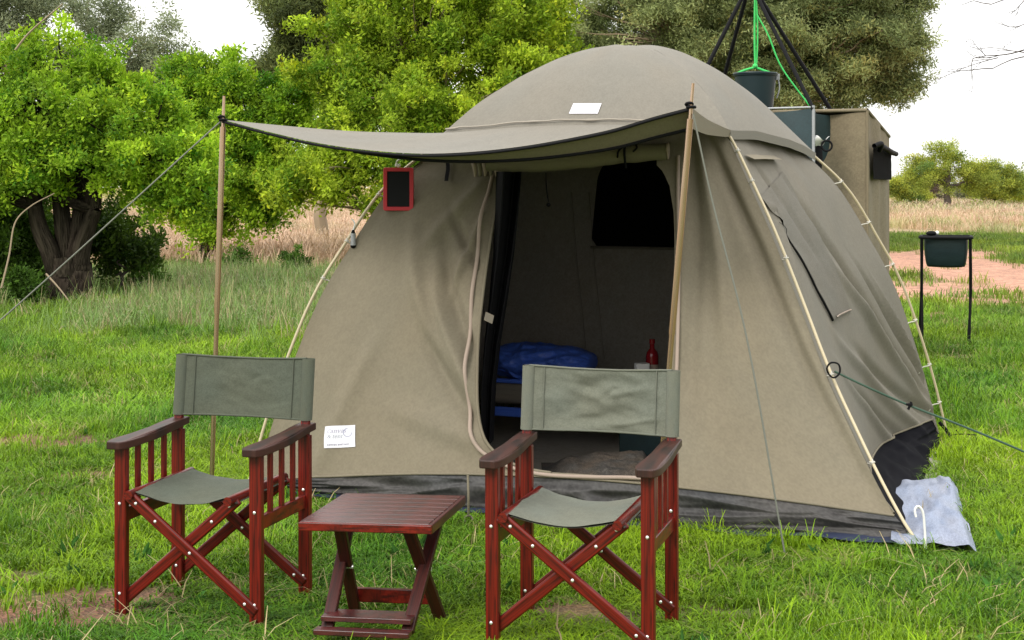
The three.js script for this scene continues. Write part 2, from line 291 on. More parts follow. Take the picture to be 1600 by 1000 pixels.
tpart('side_wall', grid(50, 30, (t, v) => { const h = lerp(0.0, HTOP, v); return edge('FL', h).lerp(edge('BL', h), t); }, (t, v) => [t * 1.35, v * 0.95]), M.canvas);
{ // the rear window: black netting in a rounded frame
  const B0 = (t, v) => backAt(t, v);
  const [ta, va] = solve(B0, 925, 383), [tb, vb] = solve(B0, 1062, 236);
  const shape = (u, v) => { const w = 0.5 - Math.abs(v - 0.5), r = v > 0.7 ? 0.28 * (1 - Math.sqrt(Math.max(0, 1 - ((v - 0.7) / 0.3) ** 2))) : v < 0.08 ? 0.05 * (1 - v / 0.08) : 0; return lerp(r, 1 - r, u); };
  tpart('rear_window', grid(20, 24, (u, v) => backAt(lerp(ta, tb, shape(u, v)), lerp(va, vb, v), 0.02)), M.blackMesh, tent, 'black netting window in the rear wall');
  tpart('window_sill', tube([0, 0.25, 0.5, 0.75, 1].map((u) => backAt(lerp(ta, tb, u), va - 0.004, 0.028)), 0.008, 6, 20), M.mattress);
  for (const px of [893, 920]) tpart('seam', tube([300, 400, 480, 560].map((y, i) => backAt(...solve(B0, px + i * 8, y), 0.012)), 0.006, 5, 20), M.lining);
}
{ // tub: the dark groundsheet band under the walls, wrinkled
  const wr = (x, y) => { const a = nz(x * 4 + nz(x * 2, y * 3, 5) * 1.5, y * 9, 3), b = nz(x * 9, y * 18 + x * 3, 8), c = 1 - Math.abs(nz(x * 3.1 - y * 5, y * 7, 15)) * 2.2; const rg = (q) => Math.max(0, 1 - Math.abs(q) * 3.2) ** 2; return a * 0.035 + Math.max(0, c) * 0.012 + 0.018 * rg(nz(x * 1.1 + y * 5, y * 9 - x * 0.4, 21)) - 0.012 * rg(nz(x * 1.6 - y * 6, y * 7 + x * 0.4, 31)); };
  const frontTub = grid(420, 34, (t, v) => { const top = frontAt(t, 0), base = FL.clone().lerp(FR, t).addScaledVector(V(0.345, 0, -0.93), 0.10 - 0.12 * 4 * t * (1 - t)).setY(-0.01); const p = base.lerp(top, v); return p.addScaledVector(outF, (wr(t * 3.1, v * 0.25) + 0.02) * Math.sin(Math.PI * Math.min(1, v * 1.02)) ** 0.7 + (v > 0.98 ? -0.004 : 0)); }, (t, v) => [t * 1.5, v * 0.1]);
  tpart('groundsheet_tub', frontTub, M.tub, tent, 'wrinkled dark grey plastic band along the foot of the front wall');
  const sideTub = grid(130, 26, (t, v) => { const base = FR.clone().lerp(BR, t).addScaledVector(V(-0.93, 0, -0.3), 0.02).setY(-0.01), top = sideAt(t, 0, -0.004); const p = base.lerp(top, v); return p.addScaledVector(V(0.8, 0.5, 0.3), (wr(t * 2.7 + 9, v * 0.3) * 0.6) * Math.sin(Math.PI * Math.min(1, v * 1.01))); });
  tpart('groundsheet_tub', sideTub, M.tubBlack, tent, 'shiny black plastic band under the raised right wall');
  tpart('tent_floor', grid(10, 10, (a, b) => FL.clone().lerp(FR, a).lerp(BL.clone().lerp(BR, a), 0.05 + b * 0.93).setY(0.022)), M.lining);
}
// top cap of the tent with seam, and the awning
const cap0 = { FL: 0.495, FR: 0.60, BR: 0.445, BL: 0.48 }, ks = ['FL', 'FR', 'BR', 'BL'];
const capAt = (i, u, v, off = 0.03) => {
  const a = ks[i], b = ks[(i + 1) % 4], p = poleAt(a, lerp(cap0[a], 1, v)).lerp(poleAt(b, lerp(cap0[b], 1, v)), u);
  const sag = 4 * u * (1 - u), n = p.clone().sub(MID).setY(0); n.multiplyScalar(0.6 / Math.max(1, n.length())); n.y = 1; n.normalize();
  return p.addScaledVector(n, off + sag * (0.05 * Math.sin(Math.PI * (0.25 + 0.75 * v)) + nz(u * 3 + i * 5, v * 2, 6) * 0.012) + nz(u * 6 + i * 9, v * 5, 2) * 0.003);
};
for (let i = 0; i < 4; i++) tpart('fly_panel', grid(40, 30, (u, v) => capAt(i, u, v), (u, v) => [u * 0.9, v * 0.7]), M.fly);
{ // turned-down edges of the fly along right and left sides
  for (const i of [1, 3]) tpart('fly_hem', grid(40, 4, (u, v) => capAt(i, u, 0).add(V(0, -0.045 * v, 0)).addScaledVector(outS, (i === 1 ? 1 : -1) * 0.004)), M.fly);
}
const AL = P(349, 187, 7.1), AR = P(1080, 167, 6.12);
const edgePx = [[348, 187], [420, 206], [500, 224], [580, 235], [660, 240], [740, 237], [820, 228], [900, 214], [960, 201], [1020, 183], [1080, 167]];
const awnD = (px) => { const a = -1 / 7.1, k = clamp((px - 348) / 732); return 1 / lerp(1 / 7.1, 1 / 6.12, k); };
const awnFront = new THREE.CatmullRomCurve3(edgePx.map(([a, b]) => P(a, b, awnD(a))), false, 'centripetal');
const seamAt = (u) => capAt(0, u, 0.0, 0.045).add(V(0, -0.01, 0));
const awnAt = (u, v) => { const a = seamAt(lerp(0.0, 1, u)), b = awnFront.getPointAt(u), p = a.clone().lerp(b, v); const s = Math.sin(Math.PI * v); p.y -= s * (0.05 * Math.sin(Math.PI * u) + 0.015); p.y += s * nz(u * 14, v * 1.5, 3) * 0.008; return p; };
{
  tpart('awning', grid(90, 24, awnAt, (u, v) => [u * 1.6, v * 0.6]), M.fly);
  const vw = (u) => 0.005 + 0.069 * smooth(0.25, 1.0, u);
  tpart('awning_valance', grid(90, 5, (u, v) => awnFront.getPointAt(u).add(V(0.02 * v, -vw(u) * v - 0.004, -(0.03 + 0.07 * u) * v - 0.002)), (u, v) => [u * 1.6, v * 0.06]), M.canvas);
  tpart('awning_binding', tube(Array.from({ length: 50 }, (_, i) => awnFront.getPointAt(i / 49).add(V(0, -0.010, 0.004))), 0.0065, 6, 160), M.black);
  tpart('awning_binding', tube(Array.from({ length: 40 }, (_, i) => { const u = 0.3 + 0.7 * i / 39; return awnFront.getPointAt(u).add(V(0.02, -vw(u) - 0.010, -(0.03 + 0.07 * u) - 0.006)); }), 0.008, 6, 120), M.black);
  // sloping side edges of the awning
  const rs = (v) => awnAt(1, v);
  tpart('awning_valance', grid(30, 4, (u, v) => rs(u).add(V(0, -0.085 * v * (1 - 0.6 * (1 - u)) , -0.03 * v))), M.canvas);
  // seam with small lifted spots where the awning is laced to the fly
  tpart('fly_seam', tube(Array.from({ length: 50 }, (_, i) => { const u = 0.01 + 0.9 * i / 49; return capAt(0, u, 0.012 + nz(u * 9, 1, 1) * 0.01, 0.047 + Math.max(0, nz(u * 11, 5, 5)) * 0.02); }), (x) => 0.004 + 0.006 * Math.max(0, nz(x * 13, 2, 9)), 6, 150), M.lining);
}
// bent fibre poles with their clips
const polePart = {};
for (const k of ks) {
  const out = k === 'FL' || k === 'BL' ? V(-0.3, 0.2, 0.1) : V(0.3, 0.2, 0.1);
  const pts = Array.from({ length: 40 }, (_, i) => poleAt(k, i / 39 * 0.97).addScaledVector(out, 0.03).addScaledVector(V(0, 1, 0), i > 22 ? -0.05 * smooth(22, 30, i) : 0));
  pts[0].y = -0.03;
  polePart[k] = tpart('tent_pole', tube(pts, 0.0075, 8, 140), M.fibre);
}
const clip = (k, h) => {
  const s = sOf(k, h), a = poleAt(k, s).addScaledVector(k === 'FL' ? V(-0.3, 0.2, 0.1) : V(0.3, 0.2, 0.1), 0.03), b = edge(k, h);
  const c = MID.clone().sub(a).setY(0).normalize(), e = a.clone().addScaledVector(c, k === 'FL' ? 0.055 : 0.085).add(V(0, -0.03, 0));
  const g = [tube([a.clone().add(V(0, 0.012, 0)), a.clone().add(V(0, -0.004, 0.012)), a.clone().lerp(e, 0.5), e], 0.0038, 6, 14), new THREE.TorusGeometry(0.010, 0.004, 6, 12).translate(e.x, e.y - 0.01, e.z + 0.01), new THREE.TorusGeometry(0.010, 0.004, 6, 12).rotateX(Math.PI / 2).translate(a.x, a.y, a.z)];
  tpart('pole_clip', g, M.hook, polePart[k]);
};
for (const h of [0.66, 1.07, 1.26, 1.5]) clip('FL', h);
for (const h of [0.32, 0.68, 1.2, 1.57, 1.72]) clip('FR', h);
for (const h of [0.24, 0.47, 0.74, 1.08, 1.33, 1.57]) clip('BR', h);
{ // rolled-up door flap over the doorway, tied, with gathers at the left
  const path = [[768, 260], [800, 260], [860, 258], [930, 252], [985, 245], [1046, 242]].map(([a, b]) => fpt(a, b, 0.055));
  const roll = tpart('rolled_door_flap', tube(path, (x) => 0.042 + 0.008 * nz(x * 9, 1, 3) + 0.006 * Math.sin(x * 3.1), 18, 90), M.canvas);
  for (let i = 0; i < 6; i++) { const x = 741 + i * 8.4; tpart('gather', tube([[x, 246], [x + 3, 257], [x + 5, 266], [x + 2, 276]].map(([a, b], j) => fpt(a, b, [0.01, 0.045, 0.045, 0.01][j])), (q) => 0.007 + 0.008 * Math.sin(Math.PI * q), 8, 16), i % 2 ? M.canvas : M.piping, roll); }
  const e = path[5], ax = path[5].clone().sub(path[4]).normalize();
  const spiral = Array.from({ length: 40 }, (_, i) => { const a = i / 39 * Math.PI * 4.5, r = 0.044 - 0.03 * i / 39, y = V(0, 1, 0), z = ax.clone().cross(y).normalize(); return e.clone().addScaledVector(ax, 0.006).addScaledVector(y, Math.sin(a) * r).addScaledVector(z, Math.cos(a) * r); });
  tpart('roll_end', tube(spiral, 0.006, 6, 120), M.piping, roll);
  tpart('tie', [tube([[984, 222], [986, 238], [984, 252], [983, 268]].map(([a, b], j) => fpt(a, b, [0.07, 0.115, 0.10, 0.06][j])), 0.006, 6, 20), tube([[985, 240], [996, 232], [1004, 240], [998, 247]].map(([a, b]) => fpt(a, b, 0.11)), 0.005, 6, 20), tube([[985, 238], [976, 246], [974, 256]].map(([a, b]) => fpt(a, b, 0.11)), 0.005, 6, 16)], M.black, roll);
}
// dark netting door bunched at the left inside the doorway
tpart('mesh_door', grid(40, 60, (u, v) => { const c = [[793, 268], [790, 330], [785, 400], [777, 470], [768, 540], [762, 610], [760, 700]], k = v * 6, i = Math.min(5, Math.floor(k)), px = lerp(c[i][0], c[i + 1][0], k - i), py = lerp(c[i][1], c[i + 1][1], k - i); const base = P(px, py, 7.35), w = lerp(0.13, 0.06, v); return base.add(V((u - 0.45) * w, 0, -0.05 - 0.06 * Math.cos(u * 9 + v * 3) * (1 - 0.4 * v) - 0.15 * u)); }), M.black);
tpart('care_tag', grid(2, 2, (u, v) => P(lerp(759, 772, u) + (1 - v) * -3, lerp(500, 487, v) + u * 6, 7.22)), M.mattress);
tpart('zip_cord', [tube([P(853, 270, 7.5), P(854, 296, 7.5), P(857, 316, 7.5)], 0.003, 5, 12), new THREE.SphereGeometry(0.011, 8, 6).translate(...P(857, 320, 7.5).toArray())], M.black);
tpart('strap', grid(2, 6, (u, v) => fpt(lerp(696, 702, u), lerp(284, 246, v), 0.02)), M.black);
{ // sewn-on maker's tags
  const tagTex = (tall) => {
    const c = document.createElement('canvas'); c.width = 256; c.height = 192; const x = c.getContext('2d');
    x.fillStyle = '#cfced6'; x.fillRect(0, 0, 256, 192);
    x.fillStyle = '#74728c'; x.font = 'italic 46px serif'; x.fillText('Canvas', 22, 62); x.fillStyle = '#6f7783'; x.font = 'italic 42px serif'; x.fillText('& tent', 26, 108);
    x.strokeStyle = '#9496aa'; x.lineWidth = 8; x.beginPath(); x.arc(192, 62, 36, 0, Math.PI * 1.5); x.stroke();
    x.fillStyle = '#4d4c60'; x.font = 'bold 23px sans-serif'; x.fillText('canvas and tent', 24, 172);
    const t = new THREE.CanvasTexture(c); t.colorSpace = THREE.SRGBColorSpace; return t;
  };
  const m = std({ map: tagTex(), roughness: 0.7 });
  const q = [[509, 701], [555, 698], [510, 667], [555, 664]].map(([a, b]) => solve(F0, a, b));
  tpart('maker_tag', grid(8, 6, (u, v) => { const t = lerp(lerp(q[0][0], q[1][0], u), lerp(q[2][0], q[3][0], u), v), w = lerp(lerp(q[0][1], q[1][1], u), lerp(q[2][1], q[3][1], u), v); return frontAt(t, w, 0.004); }), m, tent, 'white printed tag low on the left of the front wall');
  const C0 = (t, v) => capAt(0, t, v, 0.034), r = [[889, 178], [934, 178], [896, 162], [940, 162]].map(([a, b]) => solve(C0, a, b, 0.6, 0.1));
  tpart('maker_tag', grid(8, 6, (u, v) => { const t = lerp(lerp(r[0][0], r[1][0], u), lerp(r[2][0], r[3][0], u), v), w = lerp(lerp(r[0][1], r[1][1], u), lerp(r[2][1], r[3][1], u), v); return capAt(0, t, w, 0.036); }), m, tent, 'white printed tag on the fly above the doorway');
}
{ // window cover on the right wall and small vent flap under the fly
  const q = [[1299, 501], [1328, 488], [1184, 308], [1222, 268]].map(([a, b]) => solve(S0, a, b));
  const flapAt = (u, v, off) => { const t = lerp(lerp(q[0][0], q[1][0], u), lerp(q[2][0], q[3][0], u), v), w = lerp(lerp(q[0][1], q[1][1], u), lerp(q[2][1], q[3][1], u), v); return sideAt(t, w, off); };
  const fl = tpart('window_flap', grid(14, 40, (u, v) => flapAt(u, v, 0.007 + 0.007 * (1 - u) * (1 - 0.6 * v) + 0.004 * nz(u * 4, v * 7, 3)), (u, v) => [u * 0.3, v]), M.flap);
  tpart('flap_edge', tube(Array.from({ length: 16 }, (_, i) => flapAt(-0.04, i / 15 * 0.8, 0.010)), (x) => 0.0065 - 0.0055 * x, 6, 50), M.black, fl);
  tpart('flap_stitching', tube([0, 0.25, 0.5, 0.75, 1].map((u) => flapAt(u, 0.015, 0.032 - 0.02 * u)), 0.004, 6, 20), M.piping, fl);
  const r = [[1166, 253], [1212, 253], [1160, 243], [1206, 244]].map(([a, b]) => solve(S0, a, b));
  tpart('vent_flap', grid(8, 4, (u, v) => { const t = lerp(lerp(r[0][0], r[1][0], u), lerp(r[2][0], r[3][0], u), v), w = lerp(lerp(r[0][1], r[1][1], u), lerp(r[2][1], r[3][1], u), v); return sideAt(t, w, 0.01 + 0.03 * (1 - v)); }), M.canvas);
}
// hook of the canvas strap at the rear corner
tpart('corner_strap', tube([P(1468, 660, 8.85), P(1480, 674, 8.85), P(1492, 694, 8.8)], 0.011, 6, 12), M.black);
tpart('base_ring', [new THREE.TorusGeometry(0.018, 0.005, 6, 14).translate(...P(732, 812, 6.72).toArray()), tube([P(731, 742, 6.7), P(732, 775, 6.68), P(732, 806, 6.71)], 0.0055, 6, 16)], M.canvas);

// ---------------------------------------------------------------- awning poles, guy ropes, pegs, groundsheet
function awningPole(base, top, rings, label) {
  const o = thing('awning_pole', label, 'pole', base.clone()), d = top.clone().sub(base), pt = (k) => d.clone().multiplyScalar(k);
  part('lower_tube', tube([V(0, -0.05, 0), pt(0.5)], 0.0115, 14, 4), M.brass, o);
  part('upper_tube', tube([pt(0.47), pt(0.925)], 0.0138, 14, 4), M.brass, o);
  part('spike', tube([pt(0.92), pt(1.0)], (x) => 0.0085 - 0.002 * x, 8, 4), M.brass, o);
  const e = pt(rings);
  part('eyelet_knot', [new THREE.TorusGeometry(0.016, 0.007, 6, 14).rotateX(Math.PI / 2).translate(e.x, e.y, e.z), new THREE.TorusGeometry(0.014, 0.006, 6, 14).rotateX(1.2).translate(e.x - 0.008, e.y + 0.012, e.z)], M.black, o);
  return o;
}
awningPole(G(329, 790), P(350, 150, 7.1), 0.942, 'slim brass tent pole holding up the left awning corner behind the left chair');
awningPole(G(1021, 862), P(1083, 130, 6.1), 0.95, 'slim brass tent pole holding up the right awning corner in front of the doorway');
const rope = (name, pts, r, mat, label) => single(name, tube(pts, r, 6, Math.max(8, pts.length * 10)), mat, label, 'rope');
{ const a = P(348, 187, 7.1), b = V(-3.62, 0.01, -7.5); rope('guy_rope', [a, a.clone().lerp(b, 0.5).add(V(0, -0.03, 0)), b], 0.004, M.greyRope, 'thin grey guy rope sloping left from the left awning pole top past the tree'); }
{ const a = P(1083, 178, 6.1), b = P(1227, 862, 6.15); b.y = 0.0; rope('guy_rope', [a, P(1112, 310, 6.13), P(1165, 520, 6.14), b], 0.0042, M.greyRope, 'straight green grey guy rope from the right awning pole top down to the grass'); }
{ const a = poleAt('FR', sOf('FR', 0.68)).add(V(0.02, 0.02, 0.02)), b = V(3.6, 0.0, -6.6); const m = P(1420, 633, 6.75);
  const mainRope = thing('guy_rope', 'dark green guy rope running right from a loop on the front right pole', 'rope', a.clone());
  const loc = (p) => p.clone().sub(a);
  part('cord', tube([loc(a), loc(P(1360, 607, 6.72)), loc(m), loc(P(1520, 672, 6.7)), loc(P(1680, 740, 6.65))], 0.0055, 6, 50), M.guyGreen, mainRope);
  part('loop', tube([[1298, 588], [1292, 576], [1298, 567], [1310, 569], [1312, 582], [1304, 590]].map(([x, y]) => loc(P(x, y, 6.68))), 0.0045, 6, 40, true), M.black, mainRope);
  part('slider', [box(0.03, 0.012, 0.012, ...loc(P(1421, 632, 6.74)).toArray()), tube([loc(P(1424, 628, 6.74)), loc(P(1419, 640, 6.74))], 0.006, 6, 6)], M.black, mainRope);
}
{ const a = poleAt('BR', 0.02).add(V(0.02, 0.03, 0.02)); rope('guy_rope', [P(1418, 716, 8.2), P(1470, 716, 8.3), P(1500, 720, 8.4)].map((p) => p), 0.004, M.greyRope, 'short pale cord from the raised right hem to the grass behind the blue sheet'); }
single('tent_peg', [tube([V(0, -0.05, 0), V(0.0, 0.10, -0.01), V(-0.012, 0.185, -0.01), V(-0.03, 0.20, -0.01), V(-0.042, 0.185, -0.008), V(-0.038, 0.155, -0.005)], 0.0052, 8, 40).translate(...G(1446, 866).toArray())], M.white, 'white hooked steel tent peg standing on the blue grey sheet by the corner', 'peg');
single('tent_peg', [tube([V(0, -0.03, 0), V(0.01, 0.07, 0), V(0.0, 0.085, 0)], 0.005, 6, 12).translate(...G(1494, 694).toArray()), tube([V(-0.06, 0.05, 0), V(0.02, 0.06, 0), V(0.12, 0.055, 0)], 0.004, 6, 12).translate(...G(1494, 694).toArray())], M.black, 'small black peg in the grass at the rear right tent corner', 'peg');
{ // spare ground sheet that lies under the tent and sticks out at the right front corner
  const A = G(1392, 862), B = G(1526, 870), C = G(1490, 762), D = G(1402, 772);
  const flap = grid(36, 36, (u, v) => { const p = A.clone().lerp(B, u).lerp(D.clone().lerp(C, u), v); p.y = 0.06 + 0.022 * nz(u * 3, v * 3, 3) + 0.012 * Math.max(0, 1 - 4 * Math.abs(nz(u * 2 + v, v * 2.5, 9))) + 0.005 * nz(u * 9, v * 8, 8) - 0.03 * smooth(0.9, 1, u) - 0.02 * smooth(0.92, 1, 1 - v); return p; });
  const under = grid(40, 6, (u, v) => { const p = FL.clone().lerp(FR, u * 0.985).addScaledVector(V(-0.345, 0, 0.93), 0.09 * 4 * u * (1 - u) + 0.02 - v * 0.5); p.y = 0.028 + 0.02 * nz(u * 12, v * 3, 2); return p; });
  const o = thing('groundsheet', 'blue grey plastic groundsheet sticking out under the right front tent corner', 'groundsheet', A.clone());
  part('sheet', flap.translate(-A.x, 0, -A.z), M.sheet, o);
  part('sheet_edge', under.translate(-A.x, 0, -A.z), std({ color: lin(0.02, 0.028, 0.06), roughness: 0.5 }), o, 'dark navy edge of the sheet along the tent front');
}

// ---------------------------------------------------------------- things hung on the tent
{ // small solar lamp: dark panel in a red frame
  const c = fpt(628, 299, 0.05), o = thing('solar_panel', 'small black solar lamp panel in a red frame hanging on the tent front', 'solar panel', c, -0.05);
  const s = 1 / FPX * -c.z, w = 46 * s, h = 66 * s, sh = new THREE.Shape();
  const rrect = (k, W, H, r) => { k.moveTo(-W + r, -H); k.lineTo(W - r, -H); k.quadraticCurveTo(W, -H, W, -H + r); k.lineTo(W, H - r); k.quadraticCurveTo(W, H, W - r, H); k.lineTo(-W + r, H); k.quadraticCurveTo(-W, H, -W, H - r); k.lineTo(-W, -H + r); k.quadraticCurveTo(-W, -H, -W + r, -H); return k; };
  rrect(sh, w / 2, h / 2, 0.01); sh.holes.push(rrect(new THREE.Path(), w / 2 - 0.016, h / 2 - 0.016, 0.004));
  part('frame', new THREE.ExtrudeGeometry(sh, { depth: 0.022, bevelSize: 0.002, bevelThickness: 0.002, bevelSegments: 2 }).translate(0, 0, -0.011), M.red, o);
  part('panel', box(w - 0.028, h - 0.028, 0.012, 0, 0, 0), new THREE.MeshPhysicalMaterial({ color: lin(0.005, 0.005, 0.007), roughness: 0.45, specularIntensity: 0.3 }), o);
  part('cord', [tube([V(0, h / 2, 0), V(-0.01, h / 2 + 0.03, 0.005), V(0.012, h / 2 + 0.05, 0), V(0.03, h / 2 + 0.09, -0.02)], 0.005, 6, 20), box(0.03, 0.014, 0.01, -0.004, h / 2 + 0.014, 0.002)], M.white, o);
}
{ const a = fpt(559, 352, 0.05), o = thing('hanging_torch', 'small grey torch hanging from a cord on the left tent pole', 'torch', a);
  part('body', new THREE.CylinderGeometry(0.013, 0.015, 0.062, 12).translate(-0.002, -0.085, 0), M.steel, o);
  part('cap', new THREE.SphereGeometry(0.015, 10, 8).translate(-0.002, -0.117, 0), M.black, o); part('neck', new THREE.CylinderGeometry(0.006, 0.012, 0.02, 10).translate(-0.002, -0.046, 0), M.black, o);
  part('cord', tube([V(-0.01, 0.02, 0), V(0.006, 0, 0), V(-0.002, -0.04, 0)], 0.004, 6, 12), M.white, o);
}

// ---------------------------------------------------------------- inside the tent
{
  const A = P(764, 648, 8.75), dir = V(0.93, 0, 0.36), back = V(0.36, 0, -0.93), yaw = Math.atan2(-dir.z, dir.x);
  const o = thing('camp_bed', 'low camp bed with blue edging and khaki mattress along the rear tent wall', 'bed', V(A.x, 0.02, A.z), yaw);
  const L = 1.85, D = 0.66;
  part('mattress', box(L, 0.13, D, L / 2, 0.30, -D / 2, 0.04), M.mattress, o);
  part('edging', [box(L, 0.055, 0.02, L / 2, 0.195, 0.014, 0.006), box(L, 0.025, 0.02, L / 2, 0.375, 0.0, 0.006)], M.blue, o);
  for (const [x, z] of [[0.02, 0.0], [L - 0.05, 0.0], [0.02, -D], [L - 0.05, -D]]) part('leg', bar(V(x, 0.2, z), V(x - 0.05, -0.02, z), 0.04, 0.02), M.blue, o);
  const bag = thing('sleeping_bag', 'crumpled blue sleeping bag heaped on the camp bed inside the tent', 'sleeping bag', V(A.x, 0, A.z), yaw);
  part('bag', grid(100, 80, (u, v) => { const a = u * Math.PI, b = v * Math.PI * 2, x = (1 - Math.cos(a)) / 2; const r = Math.sin(a) ** 0.5 * (1 + 0.16 * nz(x * 7, Math.cos(b) * 2, Math.sin(b) * 2) + 0.20 * (0.4 - Math.abs(nz(x * 9 + Math.cos(b) * 2, Math.cos(b) * 2.5, Math.sin(b) * 3 + 7)))); return V(-0.05 + x * 0.64, 0.495 + Math.sin(b) * 0.105 * r * (1.1 - 0.25 * x), -0.2 + Math.cos(b) * 0.2 * r); }), M.blue, bag);
  const at = (px, py, d) => { const p = P(px, py, d); return p; };
  const bt = at(1019, 582, 8.25), bottle = thing('red_bottle', 'red bottle with a pale band standing inside the tent doorway', 'bottle', bt);
  part('body', new THREE.LatheGeometry([[0, -0.12], [0.034, -0.12], [0.036, -0.1], [0.036, 0.09], [0.03, 0.115], [0.014, 0.135], [0.013, 0.16], [0, 0.16]].map(([a, b]) => new THREE.Vector2(a, b)), 20), M.redGlass, bottle);
  part('label_band', new THREE.CylinderGeometry(0.0372, 0.0372, 0.035, 20, 1, true).translate(0, 0.03, 0), M.piping, bottle);
  part('cap', new THREE.CylinderGeometry(0.016, 0.016, 0.025, 14).translate(0, 0.175, 0), M.redGlass, bottle);
  const bx = thing('white_carton', 'small white carton beside the red bottle in the tent', 'box', at(1003, 580, 8.2), 0.2);
  part('carton', box(0.075, 0.13, 0.05, 0, -0.02, 0, 0.003), M.white, bx); part('print', grid(1, 1, (u, v) => V(-0.028 + 0.03 * u, -0.03 + 0.03 * v, 0.0275)), M.steel, bx);
  const tb = thing('bedside_chest', 'dark low chest holding the red bottle and carton in the tent', 'chest', V(bt.x + 0.02, 0.02, bt.z), yaw);
  const hh = bt.y - 0.145; part('body', box(0.34, hh - 0.03, 0.3, 0, (hh - 0.03) / 2, 0, 0.01), M.greenBlack, tb); part('lid', box(0.36, 0.028, 0.32, 0, hh - 0.014, 0, 0.008), M.lining, tb); part('latch', box(0.04, 0.04, 0.01, 0, hh - 0.06, 0.155), M.steel, tb);
  const bl = P(950, 742, 7.35);
  single('floor_blanket', grid(60, 40, (u, v) => { const e = smooth(0, 0.25, u) * (1 - smooth(0.86, 1, u)) * smooth(0, 0.2, v) * (1 - smooth(0.8, 1, v)); return V(bl.x - 0.32 + 0.62 * u, 0.03 + e * (0.05 + 0.05 * u + 0.02 * nz(u * 5, v * 5, 2) + 0.012 * nz(u * 22, v * 22, 5)), bl.z + 0.02 - 0.75 * v); }), M.blanket, 'grey brown speckled blanket heaped on the tent floor inside the doorway', 'blanket');
}

